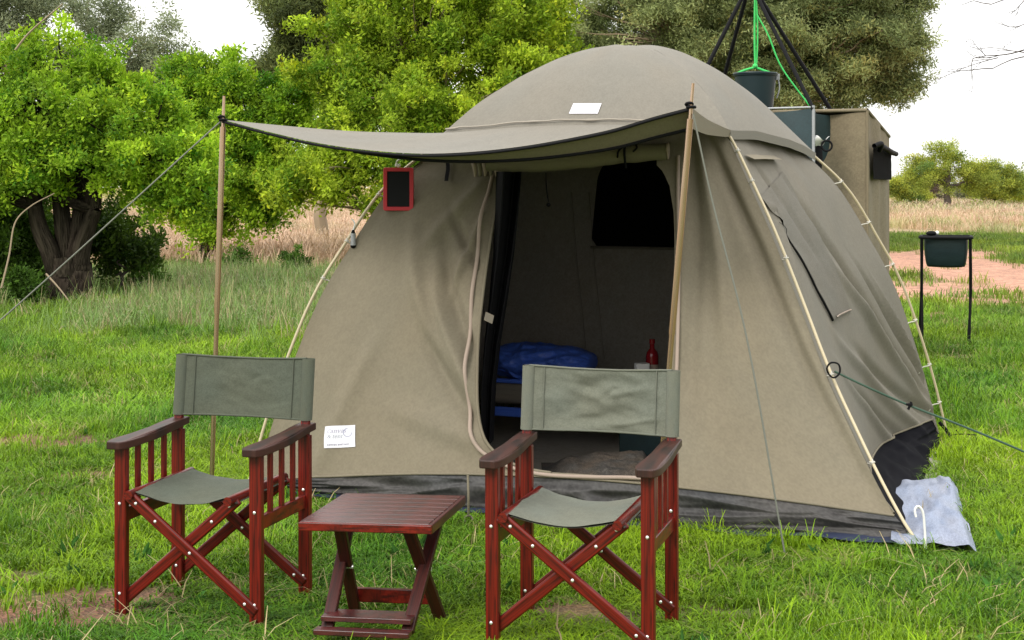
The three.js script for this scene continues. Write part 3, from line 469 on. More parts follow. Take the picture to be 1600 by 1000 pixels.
// ---------------------------------------------------------------- folding director's chairs
function directorChair(label, pos, turn, clothMat, sd, lightBack) {
  const o = thing('director_chair', label, 'chair', pos, turn, 'folding director chairs before the tent');
  const lx = 0.268, fz = 0.205, W = M.wood;
  const jig = (k) => nz(k * 3.3, sd, 1) * 0.006;
  const legs = {};
  for (const [sx, sz] of [[-1, 1], [1, 1], [-1, -1], [1, -1]]) {
    const x = sx * lx, z = sz * fz;
    const lg = legs[sx + ',' + sz] = part('leg', bar(V(x + jig(sx), -0.02, z), V(x, 0.605, z), 0.046, 0.03, V(0, 0, 1), 0.004), W, o);
    for (const y of [0.075, 0.40]) part('bolt', bolt(x, y, z + 0.017), M.bolt, lg);
  }
  for (const sx of [-1, 1]) {
    const x = sx * lx, sh = new THREE.Shape();     // armrest: rounded front, narrower back
    sh.moveTo(-0.028, -0.235); sh.lineTo(0.028, -0.235); sh.quadraticCurveTo(0.036, 0.02, 0.04, 0.15); sh.quadraticCurveTo(0.042, 0.235, 0.024, 0.262); sh.lineTo(-0.024, 0.262); sh.quadraticCurveTo(-0.042, 0.235, -0.04, 0.15); sh.quadraticCurveTo(-0.036, 0.02, -0.028, -0.235);
    const g = new THREE.ExtrudeGeometry(sh, { depth: 0.02, bevelEnabled: true, bevelSize: 0.003, bevelThickness: 0.004, bevelSegments: 2, steps: 1, curveSegments: 10 });
    g.rotateX(Math.PI / 2); g.translate(0, 0.626, 0);
    const uvA = g.attributes.uv, ps = g.attributes.position;
    for (let i = 0; i < ps.count; i++) { uvA.setXY(i, ps.getX(i) * 4, ps.getZ(i) * 1.6); ps.setY(i, ps.getY(i) + 0.018 * smooth(0.05, -0.24, ps.getZ(i))); ps.setX(i, ps.getX(i) + x); }
    g.computeVertexNormals();
    part('armrest', g, M.arm, o);
    part('side_rail', box(0.022, 0.05, 0.40, x, 0.355, 0, 0.004), W, o);
    for (const z of [0.095, 0, -0.095]) part('slat', box(0.014, 0.235, 0.026, x, 0.493, z, 0.003), W, o);
    part('back_post', bar(V(x, 0.60, -fz), V(x * 1.0, 0.885, -fz - 0.035), 0.032, 0.024, V(0, 0, 1), 0.004), W, o);
  }
  for (const sz of [1, -1]) {
    const z = sz * fz, zb = z - 0.012;
    const A = part('cross_bar', bar(V(-0.228, 0.428, z + 0.012), V(0.262, 0.055, z + 0.012), 0.043, 0.02, V(0, 0, 1), 0.008, 0.03), W, o);
    for (const k of [0.06, 0.22, 0.5, 0.94]) part('bolt', bolt(lerp(-0.228, 0.262, k), lerp(0.428, 0.055, k), z + 0.023, 0.006), M.bolt, A);
    const B = part('cross_bar', bar(V(0.178, 0.428, zb), V(-0.255, 0.055, zb), 0.043, 0.02, V(0, 0, 1), 0.008, 0.03), W, o);
    for (const k of [0.04, 0.2]) part('bolt', bolt(lerp(0.178, -0.255, k), lerp(0.428, 0.055, k), zb + 0.011, 0.006), M.bolt, B);
  }
  for (const x of [-0.222, 0.172]) part('seat_rail', new THREE.CylinderGeometry(0.017, 0.017, 0.47, 14).rotateX(Math.PI / 2).translate(x, 0.436, 0.005), W, o);
  part('seat', grid(50, 30, (u, v) => { const x = lerp(-0.236, 0.19, u), z = lerp(0.215, -0.215, v), e = Math.min(u, 1 - u), sag = -0.036 * Math.sin(Math.PI * u) * (1 + 0.25 * Math.sin(v * 5 + sd)); return V(x, 0.456 + sag + 0.004 * nz(u * 6, v * 5, sd) - 0.03 * (1 - smooth(0, 0.05, e)), z + 0.006 * nz(u * 5, 2, sd)); }, (u, v) => [u * 0.5, v * 0.5]), clothMat, o);
  part('seat_underside', grid(20, 6, (u, v) => { const x = lerp(-0.238, 0.192, u), z = lerp(0.212, -0.212, v); return V(x, 0.446 - 0.036 * Math.sin(Math.PI * u) - 0.02 * (1 - smooth(0, 0.06, Math.min(u, 1 - u))), z); }), clothMat, o);
  const backAtC = (u, v, off) => { const x = lerp(-0.27, 0.27, u), y = lerp(0.662, 0.892 - 0.010 * Math.sin(Math.PI * u), v), s = Math.sin(Math.PI * u); return V(x, y, -fz - 0.008 - 0.035 * (y - 0.6) / 0.285 + 0.019 - s * 0.03 + 0.018 * s * lightBack * (nz(u * 3.2 - v * 1.5, v * 2.6, sd * 7) + 0.5 * nz(u * 7, v * 6 + u * 3, sd * 3)) + 0.6 * lightBack * s * foldSum([[0.95, 0.25, 0.55, 0.08, 0.012, 0.035], [0.62, 0.72, 0.52, 0.5, -0.012, 0.03], [0.9, 0.75, 0.45, 0.5, 0.010, 0.05], [0.2, 0.2, 0.6, 0.35, 0.006, 0.05], [0.15, 0.85, 0.5, 0.65, -0.006, 0.05]], u, v) + off); };
  part('backrest', grid(70, 40, (u, v) => backAtC(u, v, 0), (u, v) => [u * 0.6, v * 0.3]), clothMat, o);
  for (const sx of [-1, 1]) part('back_sleeve', grid(14, 12, (u, v) => { const a = u * Math.PI * 2, x = sx * lx, y = lerp(0.66, 0.89, v); return V(x + Math.cos(a) * 0.025, y, -fz - 0.035 * (y - 0.6) / 0.285 + Math.sin(a) * 0.022); }), clothMat, o);
  for (const u of [0.115, 0.885]) part('stitching', tube([0.01, 0.3, 0.6, 0.99].map((v) => backAtC(u, v, 0.004)), 0.002, 5, 12), clothMat, o);
  for (const v of [0.0, 1.0]) part('back_hem', tube(Array.from({ length: 14 }, (_, i) => backAtC(0.01 + 0.98 * i / 13, v, 0.001)), 0.004, 6, 40), clothMat, o);
  return o;
}
directorChair('wooden director chair with darker green canvas, left of the small table', V(-1.100, 0, -5.46), -0.285, M.olive, 1.3, 0.35);
directorChair('wooden director chair with paler wrinkled green canvas, before the tent doorway', V(0.250, 0, -5.10), -0.295, M.oliveLight, 2.6, 1);

// ---------------------------------------------------------------- folding side table
{
  const o = thing('side_table', 'low dark red folding slatted wooden table between the two chairs', 'table', V(-0.435, 0, -5.16), -0.21);
  o.rotation.z = 0.022;
  const n = 7, w = 0.46, hgt = 0.42;
  for (let i = 0; i < n; i++) part('slat', box(w - 0.02, 0.014, w / n - 0.0032, 0, hgt - 0.007, -w / 2 + (i + 0.5) * w / n, 0.003).rotateZ(nz(i, 3) * 0.004), M.tableTop, o);
  for (const sx of [-1, 1]) part('edge_rail', box(0.018, 0.03, w, sx * (w / 2 - 0.006), hgt - 0.017, 0, 0.003), M.tableTop, o);
  part('apron', box(w + 0.006, 0.028, 0.016, 0, hgt - 0.016, w / 2 + 0.008, 0.003), M.wood, o); part('apron', box(w, 0.028, 0.016, 0, hgt - 0.016, -w / 2 - 0.008, 0.003), M.woodDark, o);
  for (const sx of [-1, 1]) { // crossed legs on either side
    part('leg', bar(V(sx * 0.165, 0.40, -0.14), V(sx * 0.14, 0.06, 0.235), 0.022, 0.042, V(1, 0, 0), 0.004), M.woodDark, o);
    const lg = part('leg', bar(V(sx * 0.12, 0.40, 0.15), V(sx * 0.16, -0.02, -0.14), 0.022, 0.042, V(1, 0, 0), 0.004), M.woodDark, o);
    part('pivot', new THREE.CylinderGeometry(0.007, 0.007, 0.06, 10).rotateZ(Math.PI / 2).translate(sx * 0.142, 0.218, 0.03), M.bolt, lg);
  }
  part('foot_bar', box(0.315, 0.018, 0.095, 0, 0.098, 0.205, 0.003), M.tableTop, o);
  part('foot_bar', box(0.33, 0.018, 0.045, 0, 0.068, 0.285, 0.003), M.tableTop, o);
  part('stretcher', box(0.31, 0.05, 0.02, 0, 0.085, -0.10, 0.003), M.wood, o);
  part('top_batten', box(0.40, 0.03, 0.03, 0, 0.385, 0.14, 0.003), M.woodDark, o); part('top_batten', box(0.40, 0.03, 0.03, 0, 0.385, -0.14, 0.003), M.woodDark, o);
}

// ---------------------------------------------------------------- shower and toilet cubicles, tripod, basin
const swag = (A, B, h0, h1, amp, k) => grid(40, 24, (u, v) => { const p = A.clone().lerp(B, u), n = B.clone().sub(A).normalize().cross(V(0, 1, 0)); p.y = lerp(h0(u), h1(u), v); return p.addScaledVector(n, amp * (Math.sin(u * k + v * 1.5) * (1 - 0.5 * v) + 1.6 * nz(u * 3 + v * 2, v * 1.5, k)) * Math.sin(Math.PI * u)); }, (u, v) => [u * 0.5, v]);
{
  const a = GX(1068, 11.75), b = GX(1271, 11.2), side = V(0.36, 0, -0.93), c = b.clone().addScaledVector(side, 1.0), d = a.clone().addScaledVector(side, 1.0);
  const o = thing('shower_cubicle', 'dark green fabric shower cubicle behind the tent under a black pole frame', 'shower tent', a.clone());
  const L = (p) => p.clone().sub(a), h = (u) => 2.14 - 0.035 * Math.sin(Math.PI * u), z = () => 0;
  for (const [p, q] of [[a, b], [b, c], [c, d], [d, a]]) part('wall', swag(L(p), L(q), z, h, 0.055, 11), M.showerGreen, o);
  part('top_hem', tube([a, b].map((p) => L(p).setY(2.147)), 0.008, 8, 4), M.steel, o);
  const apex = L(P(1172, -28, 11.9));
  for (const p of [a, b, c, d]) { part('frame_pole', tube([L(p).setY(2.13), apex], 0.017, 8, 4), M.black, o); part('corner_pole', tube([L(p).setY(0), L(p).setY(2.16)], 0.012, 8, 4), M.steel, o); }
  const bc = P(1180, 142, 11.85), k = thing('hanging_bucket', 'dark green shower bucket hanging on bright green rope above the cubicle', 'bucket', bc);
  part('body', new THREE.LatheGeometry([[0, -0.15], [0.135, -0.15], [0.142, -0.13], [0.165, 0.11], [0.17, 0.12], [0.176, 0.12], [0.176, 0.145], [0.166, 0.145], [0.16, 0.11], [0.0, 0.08]].map(([x, y]) => new THREE.Vector2(x, y)), 36), M.bucket, k);
  part('rim', new THREE.TorusGeometry(0.172, 0.009, 8, 36).rotateX(Math.PI / 2).translate(0, 0.135, 0), M.bucket, k);
  part('handle_hinge', [box(0.03, 0.05, 0.02, 0.178, 0.11, 0.02), tube([V(0.18, 0.1, 0.02), V(0.19, 0.02, 0.03), V(0.17, -0.06, 0.02)], 0.006, 6, 12)], M.steel, k);
  part('rope', [tube([V(-0.17, 0.13, 0), V(-0.09, 0.165, 0), V(0, 0.19, 0)], 0.011, 6, 10), tube([V(0.17, 0.13, 0), V(0.08, 0.16, 0), V(0, 0.19, 0)], 0.011, 6, 10), tube([V(0, 0.19, 0), V(-0.005, 0.45, 0), V(0.0, 0.86, 0)], 0.009, 6, 12), tube([V(0.012, 0.22, 0), V(0.02, 0.5, 0), V(0, 0.86, 0)], 0.007, 6, 12), tube([V(0.01, 0.62, 0), V(0.10, 0.45, 0.02), V(0.2, 0.2, 0.03), V(0.44, -0.14, 0.05)], 0.007, 6, 16), new THREE.SphereGeometry(0.022, 8, 6).translate(0, 0.2, 0)], M.greenRope, k);
  // toilet cubicle
  const e = GX(1282, 11.95), f = V(2.775, 0, -11.5), g = f.clone().add(V(0.46, 0, -1.12)), e2 = f.clone().add(V(-1.0, 0, -0.41)), g2 = e2.clone().add(V(0.46, 0, -1.12));
  const t = thing('toilet_cubicle', 'tall khaki canvas toilet cubicle beside the green shower behind the tent', 'toilet tent', f.clone());
  const K = (p) => p.clone().sub(f);
  part('front_wall', swag(K(e2), K(f), z, (u) => 2.13 - 0.03 * Math.sin(Math.PI * u), 0.085, 13), M.khaki, t);
  part('side_wall', swag(K(f), K(g), z, (u) => lerp(2.13, 1.96, u), 0.02, 16), M.khaki, t);
  part('rear_wall', swag(K(g), K(g2), z, () => 1.96, 0.02, 9), M.khaki, t); part('side_wall', swag(K(g2), K(e2), z, (u) => lerp(1.96, 2.13, u), 0.02, 9), M.khaki, t);
  part('roof', grid(8, 8, (u, v) => K(e2).lerp(K(f), u).lerp(K(g2).lerp(K(g), u), v).setY(lerp(2.13, 1.96, v) + 0.012 - 0.03 * Math.sin(Math.PI * u) * Math.sin(Math.PI * v))), M.khaki, t);
  const n = V(0.92, 0, 0.37);
  const wAt = (u, y, off) => K(f).lerp(K(g), u).setY(y).addScaledVector(n, off);
  part('window', grid(4, 6, (u, v) => wAt(lerp(0.08, 0.92, u), lerp(1.60, 1.86, v), 0.032 + 0.006 * nz(u * 4, v * 4, 2))), M.blackMesh, t);
  part('window_flap', [tube([wAt(0.1, 1.87, 0.06), wAt(0.4, 1.85, 0.075), wAt(0.7, 1.83, 0.065), wAt(0.98, 1.82, 0.06)], (x) => 0.022 + 0.012 * nz(x * 7, 3, 1), 8, 24), tube([wAt(0.02, 1.86, 0.05), wAt(0.12, 1.88, 0.09), wAt(0.2, 1.83, 0.06)], 0.02, 7, 10)], M.black, t);
  part('corner_binding', tube([K(f).setY(0.0), K(f).setY(2.14)], 0.012, 6, 6), M.khaki, t);
  part('roof_edge', [tube([K(f).setY(2.14), K(g).setY(1.97)], 0.014, 6, 6), tube([K(e2).setY(2.14), K(f).setY(2.14)], 0.014, 6, 6)], M.khaki, t);
  // white roll and dark bag hung at the frame between the cubicles
  const h2 = P(1277, 222, 11.3), bg = thing('wash_bag', 'dark bag with a white cloth hung on the steel pole between the cubicles', 'bag', h2);
  part('bag', new THREE.SphereGeometry(0.07, 16, 12).scale(0.75, 2.1, 0.6).translate(-0.01, -0.12, 0), M.black, bg);
  part('cloth', grid(14, 10, (u, v) => V(-0.05 + 0.13 * u, 0.03 - 0.09 * v * (0.5 + 0.5 * Math.sin(u * 5)) + 0.02 * Math.sin(u * 7), 0.05 + 0.03 * Math.sin(v * 3 + u * 4))), M.white, bg);
  part('ring', new THREE.TorusGeometry(0.04, 0.008, 6, 16).translate(0.06, -0.03, 0.06), M.black, bg);
}
{
  const c = GX(1478, 14.3), o = thing('wash_basin_stand', 'folding black wash basin stand with green fabric bowl on the grass at right', 'basin stand', c, -0.29);
  const w = 0.225, D = 0.2;
  for (const sx of [-1, 1]) { part('leg', tube([V(sx * w, 1.05, D), V(sx * (w + 0.005), 0.5, 0.02), V(sx * w - (sx < 0 ? 0.03 : 0.02), -0.03, -D * 0.5)], 0.013, 8, 12), M.black, o); part('leg', tube([V(sx * w, 1.05, -D), V(sx * w, 0.5, 0), V(sx * (w - 0.01), -0.03, D * 0.5)], 0.012, 8, 12), M.black, o); }
  part('rim', tube([V(-w, 1.05, D), V(w, 1.05, D), V(w, 1.05, -D), V(-w, 1.05, -D)].flatMap((p, i, a) => [p, p.clone().lerp(a[(i + 1) % 4], 0.5)]), 0.016, 8, 60, true), M.black, o);
  part('bowl', grid(40, 20, (u, v) => { const a = u * Math.PI * 2, s = Math.cos(v * Math.PI / 2), sq = (q) => Math.sign(q) * Math.abs(q) ** 0.35; return V(sq(Math.cos(a)) * (w - 0.02) * (0.74 + 0.26 * s ** 0.35) * (v > 0.97 ? 0.1 : 1), 1.045 - 0.29 * v ** 0.9 + 0.01 * nz(Math.cos(a) * 3, v * 4, 2), sq(Math.sin(a)) * (D - 0.02) * (0.7 + 0.3 * s ** 0.35) * (v > 0.97 ? 0.1 : 1)); }), M.greenBlack, o);
  const sp = thing('soap_bag', 'small dark sponge with white tip on the left rim of the basin stand', 'sponge', c.clone().add(V(-0.17, 1.07, 0.1)));
  part('sponge', [new THREE.SphereGeometry(0.035, 12, 8).scale(1.5, 0.7, 1).translate(0, 0.02, 0)], M.black, sp); part('tip', new THREE.SphereGeometry(0.02, 10, 8).translate(0.055, 0.025, 0), M.white, sp);
}

// ---------------------------------------------------------------- vegetation
function leafGeo(len, wid, fold, droop) {                // one folded leaf of six triangles along +y
  const s = new Float32Array([0, 0, 0, wid, len * 0.4, fold, 0, len * 0.45, -droop * 0.3, -wid, len * 0.4, fold, wid * 0.6, len * 0.75, fold * 0.3 - droop * 0.6, -wid * 0.6, len * 0.75, fold * 0.3 - droop * 0.6, 0, len, -droop]);
  const g = new THREE.BufferGeometry(); g.setAttribute('position', new THREE.BufferAttribute(s, 3));
  g.setIndex([0, 1, 2, 0, 2, 3, 1, 4, 2, 2, 5, 3, 4, 6, 2, 2, 6, 5]); return g;
}
function sprig(n, R, len, wid, up = 0.3) {               // a spray of leaves about the origin
  const list = [], q = new THREE.Quaternion(), m = new THREE.Matrix4();
  for (let i = 0; i < n; i++) {
    const p = V(gauss(), gauss() * 0.8, gauss()).multiplyScalar(R * 0.75), d = p.clone().normalize().multiplyScalar(0.8).add(V(gauss() * 0.9, gauss() * 0.9 + up, gauss() * 0.9)).normalize(), k = rr(0.45, 1.35);
    q.setFromUnitVectors(V(0, 1, 0), d); const r = new THREE.Quaternion().setFromAxisAngle(d, rnd() * 6.28);
    m.compose(p, r.multiply(q), V(k, k, k)); list.push(leafGeo(len, wid, wid * 0.35, len * 0.25).applyMatrix4(m).toNonIndexed());
  }
  const g = mergeGeometries(list); g.computeVertexNormals(); return g;
}
const sprigs = { broad: [0, 1, 2].map(() => sprig(18, 0.17, 0.085, 0.022)), small: [0, 1].map(() => sprig(34, 0.2, 0.05, 0.011)), fine: [0, 1].map(() => { // feathery thorn-tree foliage
  const list = []; for (let i = 0; i < 60; i++) { const p = V(gauss(), gauss() * 0.6, gauss()).multiplyScalar(0.24), m = new THREE.Matrix4().compose(p, new THREE.Quaternion().setFromEuler(new THREE.Euler(rnd() * 6, rnd() * 6, rnd() * 6)), V(1, 1, 1)); const g = new THREE.BufferGeometry(); g.setAttribute('position', new THREE.Float32BufferAttribute([-0.008, 0, 0, 0.008, 0, 0, 0.014, 0.04, 0, -0.006, 0.05, 0.006, 0, 0.085, 0.01], 3)); g.setIndex([0, 1, 2, 0, 2, 3, 3, 2, 4]); list.push(g.applyMatrix4(m).toNonIndexed()); } const g = mergeGeometries(list); g.computeVertexNormals(); return g; }) };
const leafM = leafMat(0.5), fineM = leafMat(0.45);
const dummy = new THREE.Object3D(), tmpC = new THREE.Color();
function crown(list, kind, parent, palette, count, spread, scale, flat = 0.8) {
  // list of clump centres {p, r}; palette: [linear colour, weight]
  const variants = sprigs[kind], per = Math.floor(count / variants.length), tot = list.reduce((a, c) => a + c.r ** 2, 0);
  for (const geo of variants) {
    const im = new THREE.InstancedMesh(geo, kind === 'fine' ? fineM : leafM, per); im.name = 'crown'; im.userData.kind = 'stuff';
    let k = 0, acc = 0;
    for (const c of list) {
      acc += c.r ** 2 / tot * per; const tint = c.tint;
      while (k < Math.min(per, Math.round(acc))) {
        const along = (rnd() + rnd() - 1) * c.L, r = c.r * 0.42;   // sprays: clumps drawn out along a twig
        dummy.position.set(c.p.x + c.ax.x * along + gauss() * r, c.p.y + c.ax.y * along + gauss() * r * flat - 0.25 * along * along / c.L, c.p.z + c.ax.z * along + gauss() * r);
        dummy.rotation.set(rr(-0.6, 0.6), rnd() * 6.28, rr(-0.6, 0.6)); const s = scale * rr(0.7, 1.25); dummy.scale.set(s, s, s); dummy.updateMatrix();
        im.setMatrixAt(k, dummy.matrix);
        const w = clamp(tint * 0.8 + 0.1 + gauss() * 0.35), a = palette[0], b = palette[1], e = rr(0.6, 1.25), yel = rnd() < 0.05;
        tmpC.setRGB(lerp(a[0], b[0], w) * e * (yel ? 1.35 : 1), lerp(a[1], b[1], w) * e * (yel ? 1.15 : 1), lerp(a[2], b[2], w) * e); im.setColorAt(k, tmpC); k++;
      }
    }
    im.count = k; parent.add(im);
  }
}
function clumpsIn(blobs, n, r0, r1, at) {                // clump centres towards the outside of ellipsoids
  const list = [], tot = blobs.reduce((a, b) => a + b.r * b.r * b.w, 0);
  for (const b of blobs) { const m = Math.max(2, Math.round(n * b.r * b.r * b.w / tot)); for (let i = 0; i < m; i++) { const d = V(gauss(), gauss(), gauss()).normalize(), k = rr(0.05, 1) ** 0.42 * 1.08; const p = b.c.clone().add(V(d.x * b.r * b.sx, d.y * b.r * b.sy, d.z * b.r * 0.85).multiplyScalar(k)); if (p.y < (b.floor ?? 0.15)) p.y = (b.floor ?? 0.15) + rnd() * 0.3; const r = rr(r0, r1); list.push({ p: p.sub(at), r, L: r * rr(1.2, 2.6), ax: d.clone().multiplyScalar(0.6).add(V(gauss(), gauss() * 0.7 + 0.3, gauss())).normalize(), tint: clamp(0.5 + gauss() * 0.5) }); } }
  return list;
}
function limb(a, b, r0, r1, wob, n = 5) { const pts = []; for (let i = 0; i <= n; i++) { const t = i / n, p = a.clone().lerp(b, t); if (i && i < n) p.add(V(gauss(), gauss() * 0.6, gauss()).multiplyScalar(wob)); pts.push(p); } return tube(pts, (t) => lerp(r0, r1, t), 7, n * 3); }
function tree({ name = 'tree', label, category = 'tree', base, trunkR = 0.12, fork = 1.2, forks = 4, blobs, clumps = 60, cr = [0.25, 0.45], kind = 'broad', palette, count, scale = 1, twigs = 0.5, barkM = M.bark, lean = V(0, 0, 0), group, trunks, base2 }) {
  const o = thing(name, label, category, base, 0, group);
  const bl = blobs.map(([px, py, d, r, sx = 1, sy = 1, w = 1, floor]) => ({ c: P(px, py, d), r: r * d / FPX, sx, sy, w, floor }));
  const list = clumpsIn(bl, clumps, cr[0], cr[1], base), geos = [];
  const stems = trunks ?? [lean.clone().setY(fork)];
  const hubs = [];
  if (base2) geos.push(limb(V(0, -0.1, 0), V(-0.05, 0.62, 0), base2 * 1.15, base2 * 0.75, 0.03), limb(V(0.1, -0.1, 0.1), V(0.18, 0.55, 0.05), base2 * 0.8, base2 * 0.5, 0.04));
  for (const s of stems) { geos.push(limb(V(s.x * 0.15 * 0, -0.1, 0), s, trunkR, trunkR * 0.62, trunkR * 0.35)); hubs.push(s); }
  const subs = [];
  for (let i = 0; i < forks; i++) { const c = list[Math.floor(rnd() * list.length)].p, h = hubs[i % hubs.length], e = h.clone().lerp(c, 0.6); geos.push(limb(h, e, trunkR * 0.55, trunkR * 0.2, 0.12)); subs.push(e, h.clone().lerp(e, 0.5)); }
  for (const c of list) if (rnd() < twigs) { let best = hubs[0], q = 1e9; for (const s of [...subs, ...hubs]) { const D = s.distanceTo(c.p); if (D < q) { q = D; best = s; } } geos.push(limb(best, c.p, Math.min(0.03, trunkR * 0.18), 0.006, 0.06 * q, 4)); }
  part('trunk', geos, barkM, o);
  crown(list, kind, o, palette, count, 1, scale);
  return o;
}
const VIVID = [[0.08, 0.23, 0.014], [0.50, 0.70, 0.04]], YELLOW = [[0.14, 0.28, 0.018], [0.58, 0.71, 0.05]], DARK = [[0.028, 0.066, 0.010], [0.10, 0.17, 0.018]], OLIVE = [[0.15, 0.20, 0.07], [0.42, 0.48, 0.20]], GREY = [[0.11, 0.14, 0.075], [0.19, 0.22, 0.12]];
tree({ label: 'bright green leafy tree with a thick dark forked trunk, at far left', base: GX(108, 19.2), trunkR: 0.16, base2: 0.27, trunks: [V(-0.42, 1.3, 0.1), V(-0.18, 1.6, -0.1), V(0.16, 1.5, -0.1), V(0.36, 1.25, 0.1)], forks: 18, blobs: [[70, 205, 19.2, 115, 1, 0.8], [0, 165, 19.5, 105], [200, 230, 19, 90, 1, 0.8], [150, 165, 19.4, 65], [285, 262, 18.8, 60, 1.2, 0.8], [50, 240, 18.8, 70, 1, 0.7], [-60, 230, 19.3, 110], [130, 262, 19.6, 30, 2.0, 0.6, 0.5], [240, 290, 19, 32], [-20, 290, 19.5, 45], [60, 95, 19.6, 40], [105, 50, 19.8, 20, 1, 1.5], [250, 190, 19.3, 50], [160, 110, 19.6, 40]], clumps: 420, cr: [0.10, 0.26], palette: VIVID, count: 7400, scale: 0.72, twigs: 0.95 });
tree({ label: 'second bright green tree with a thin trunk hidden behind the left awning pole', base: GX(322, 29.5), trunkR: 0.16, trunks: [V(0, 1.2, 0), V(0.3, 1.3, 0.1)], forks: 8, blobs: [[325, 150, 29.5, 52], [275, 185, 29.5, 45], [345, 105, 29.5, 24], [265, 120, 29.5, 24], [300, 90, 29.5, 16], [380, 190, 29, 75], [320, 260, 29, 75], [400, 280, 29.3, 75], [270, 300, 29.6, 55], [330, 330, 29.4, 42], [440, 170, 29, 55], [310, 360, 29, 20], [400, 320, 29, 30]], clumps: 330, cr: [0.14, 0.36], palette: VIVID, count: 6300, scale: 0.95, twigs: 0.95 });
tree({ name: 'bush', label: 'huge yellow green bush rising behind the awning and the left of the tent', category: 'bush', base: GX(690, 27.5), trunkR: 0.12, trunks: [V(0, 0.9, 0), V(-1, 1, 0), V(1, 1, 0)], forks: 12, blobs: [[700, 100, 28, 150], [590, 90, 28, 105], [820, 70, 28.2, 100], [640, 0, 28.4, 120], [780, -20, 28.4, 120], [520, 125, 27.6, 48], [545, 262, 27, 75, 1.3, 0.8], [475, 280, 27, 48, 1.3, 0.8], [620, 240, 27, 95], [720, 250, 27.5, 110], [600, 170, 27.4, 80, 1.2, 0.6], [850, 140, 28.3, 65], [500, 240, 27.2, 45, 1.5, 0.6], [440, 300, 27.4, 28, 1.4, 0.8]], clumps: 620, cr: [0.15, 0.42], palette: YELLOW, count: 15000, scale: 0.95, twigs: 0.9, barkM: M.twig });
tree({ name: 'thorn_tree', label: 'large olive grey thorn tree spreading behind the tent and the cubicles', category: 'tree', base: GX(1130, 35), trunkR: 0.3, fork: 2.2, forks: 20, blobs: [[1200, 50, 35, 130], [1330, 40, 34.5, 110, 1, 0.9], [1080, 20, 35, 120], [960, 30, 35.4, 110], [1260, -40, 35.2, 150], [1080, -60, 35.2, 150], [1390, 10, 34.6, 55], [1370, 105, 34.6, 62, 1, 0.7], [1270, 125, 34.8, 70, 1.2, 0.6], [1150, 120, 35, 80, 1, 0.8], [1010, 110, 35.2, 70], [920, 100, 35.4, 60], [1330, 150, 34.6, 34, 1.6, 0.5], [1410, 130, 34.5, 20], [1415, 60, 34.5, 30]], clumps: 620, cr: [0.18, 0.45], kind: 'fine', palette: OLIVE, count: 10500, scale: 1.1, twigs: 0.95, barkM: M.twig });
tree({ name: 'thorn_tree', label: 'dull olive thorn tree seen between the left trees and the big bush', category: 'tree', base: GX(500, 38), trunkR: 0.2, fork: 2, forks: 10, blobs: [[510, 30, 38, 80], [560, 70, 38, 60], [450, 50, 38, 60, 1, 0.8], [430, 110, 37.8, 40], [480, 110, 38, 40], [560, -20, 38, 80], [470, -20, 38, 40]], clumps: 130, cr: [0.2, 0.45], kind: 'fine', palette: [[0.08, 0.11, 0.035], [0.24, 0.29, 0.09]], count: 2400, scale: 1.4, barkM: M.twig, twigs: 0.8 });
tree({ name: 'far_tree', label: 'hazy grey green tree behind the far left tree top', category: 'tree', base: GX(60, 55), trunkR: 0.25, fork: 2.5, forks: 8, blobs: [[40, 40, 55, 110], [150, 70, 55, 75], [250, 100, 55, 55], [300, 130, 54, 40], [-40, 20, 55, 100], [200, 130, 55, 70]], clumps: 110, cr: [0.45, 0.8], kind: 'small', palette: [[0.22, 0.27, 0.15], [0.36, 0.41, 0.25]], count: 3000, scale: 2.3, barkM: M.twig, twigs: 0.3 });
{ const pal = DARK;
  tree({ name: 'bush', label: 'dark green bush in the shade left of the far left trunk', category: 'bush', base: GX(-10, 20.5), trunkR: 0.05, fork: 0.5, blobs: [[-20, 350, 20.5, 80], [20, 420, 20.5, 40], [30, 370, 20.6, 40], [5, 450, 20, 34]], clumps: 60, cr: [0.16, 0.32], palette: [[0.05, 0.11, 0.012], [0.1, 0.19, 0.02]], count: 2600, scale: 0.85, twigs: 0.9, barkM: M.twig });
  tree({ name: 'bush', label: 'low tangled bush right of the far left trunk', category: 'bush', base: GX(190, 20.5), trunkR: 0.04, fork: 0.3, blobs: [[185, 385, 20.5, 45, 1.2, 0.8], [225, 400, 20.8, 24], [165, 355, 20.7, 36]], clumps: 34, cr: [0.12, 0.26], palette: pal, count: 800, scale: 0.8, twigs: 1, barkM: M.twigDark });
}
// weeds standing in the grass
for (const [px, py, d, r, lab] of [[228, 440, 20.5, 16, 'small leafy weed in the grass just right of the dark tree trunk'], [455, 428, 25, 26, 'leafy green weed beside the tent in front of the big bush'], [40, 455, 18.5, 26, 'leafy green weed left of the dark tree trunk'], [375, 425, 26, 18, 'low dark weed just right of the left awning pole']])
  tree({ name: 'weed', label: lab, category: 'weed', base: GX(px, d), trunkR: 0.012, fork: 0.15, forks: 2, blobs: [[px, py, d, r, 1, 1, 1, 0.08]], clumps: 12, cr: [0.06, 0.13], palette: [[0.05, 0.12, 0.012], [0.1, 0.2, 0.02]], count: 210, scale: 0.6, twigs: 1 });
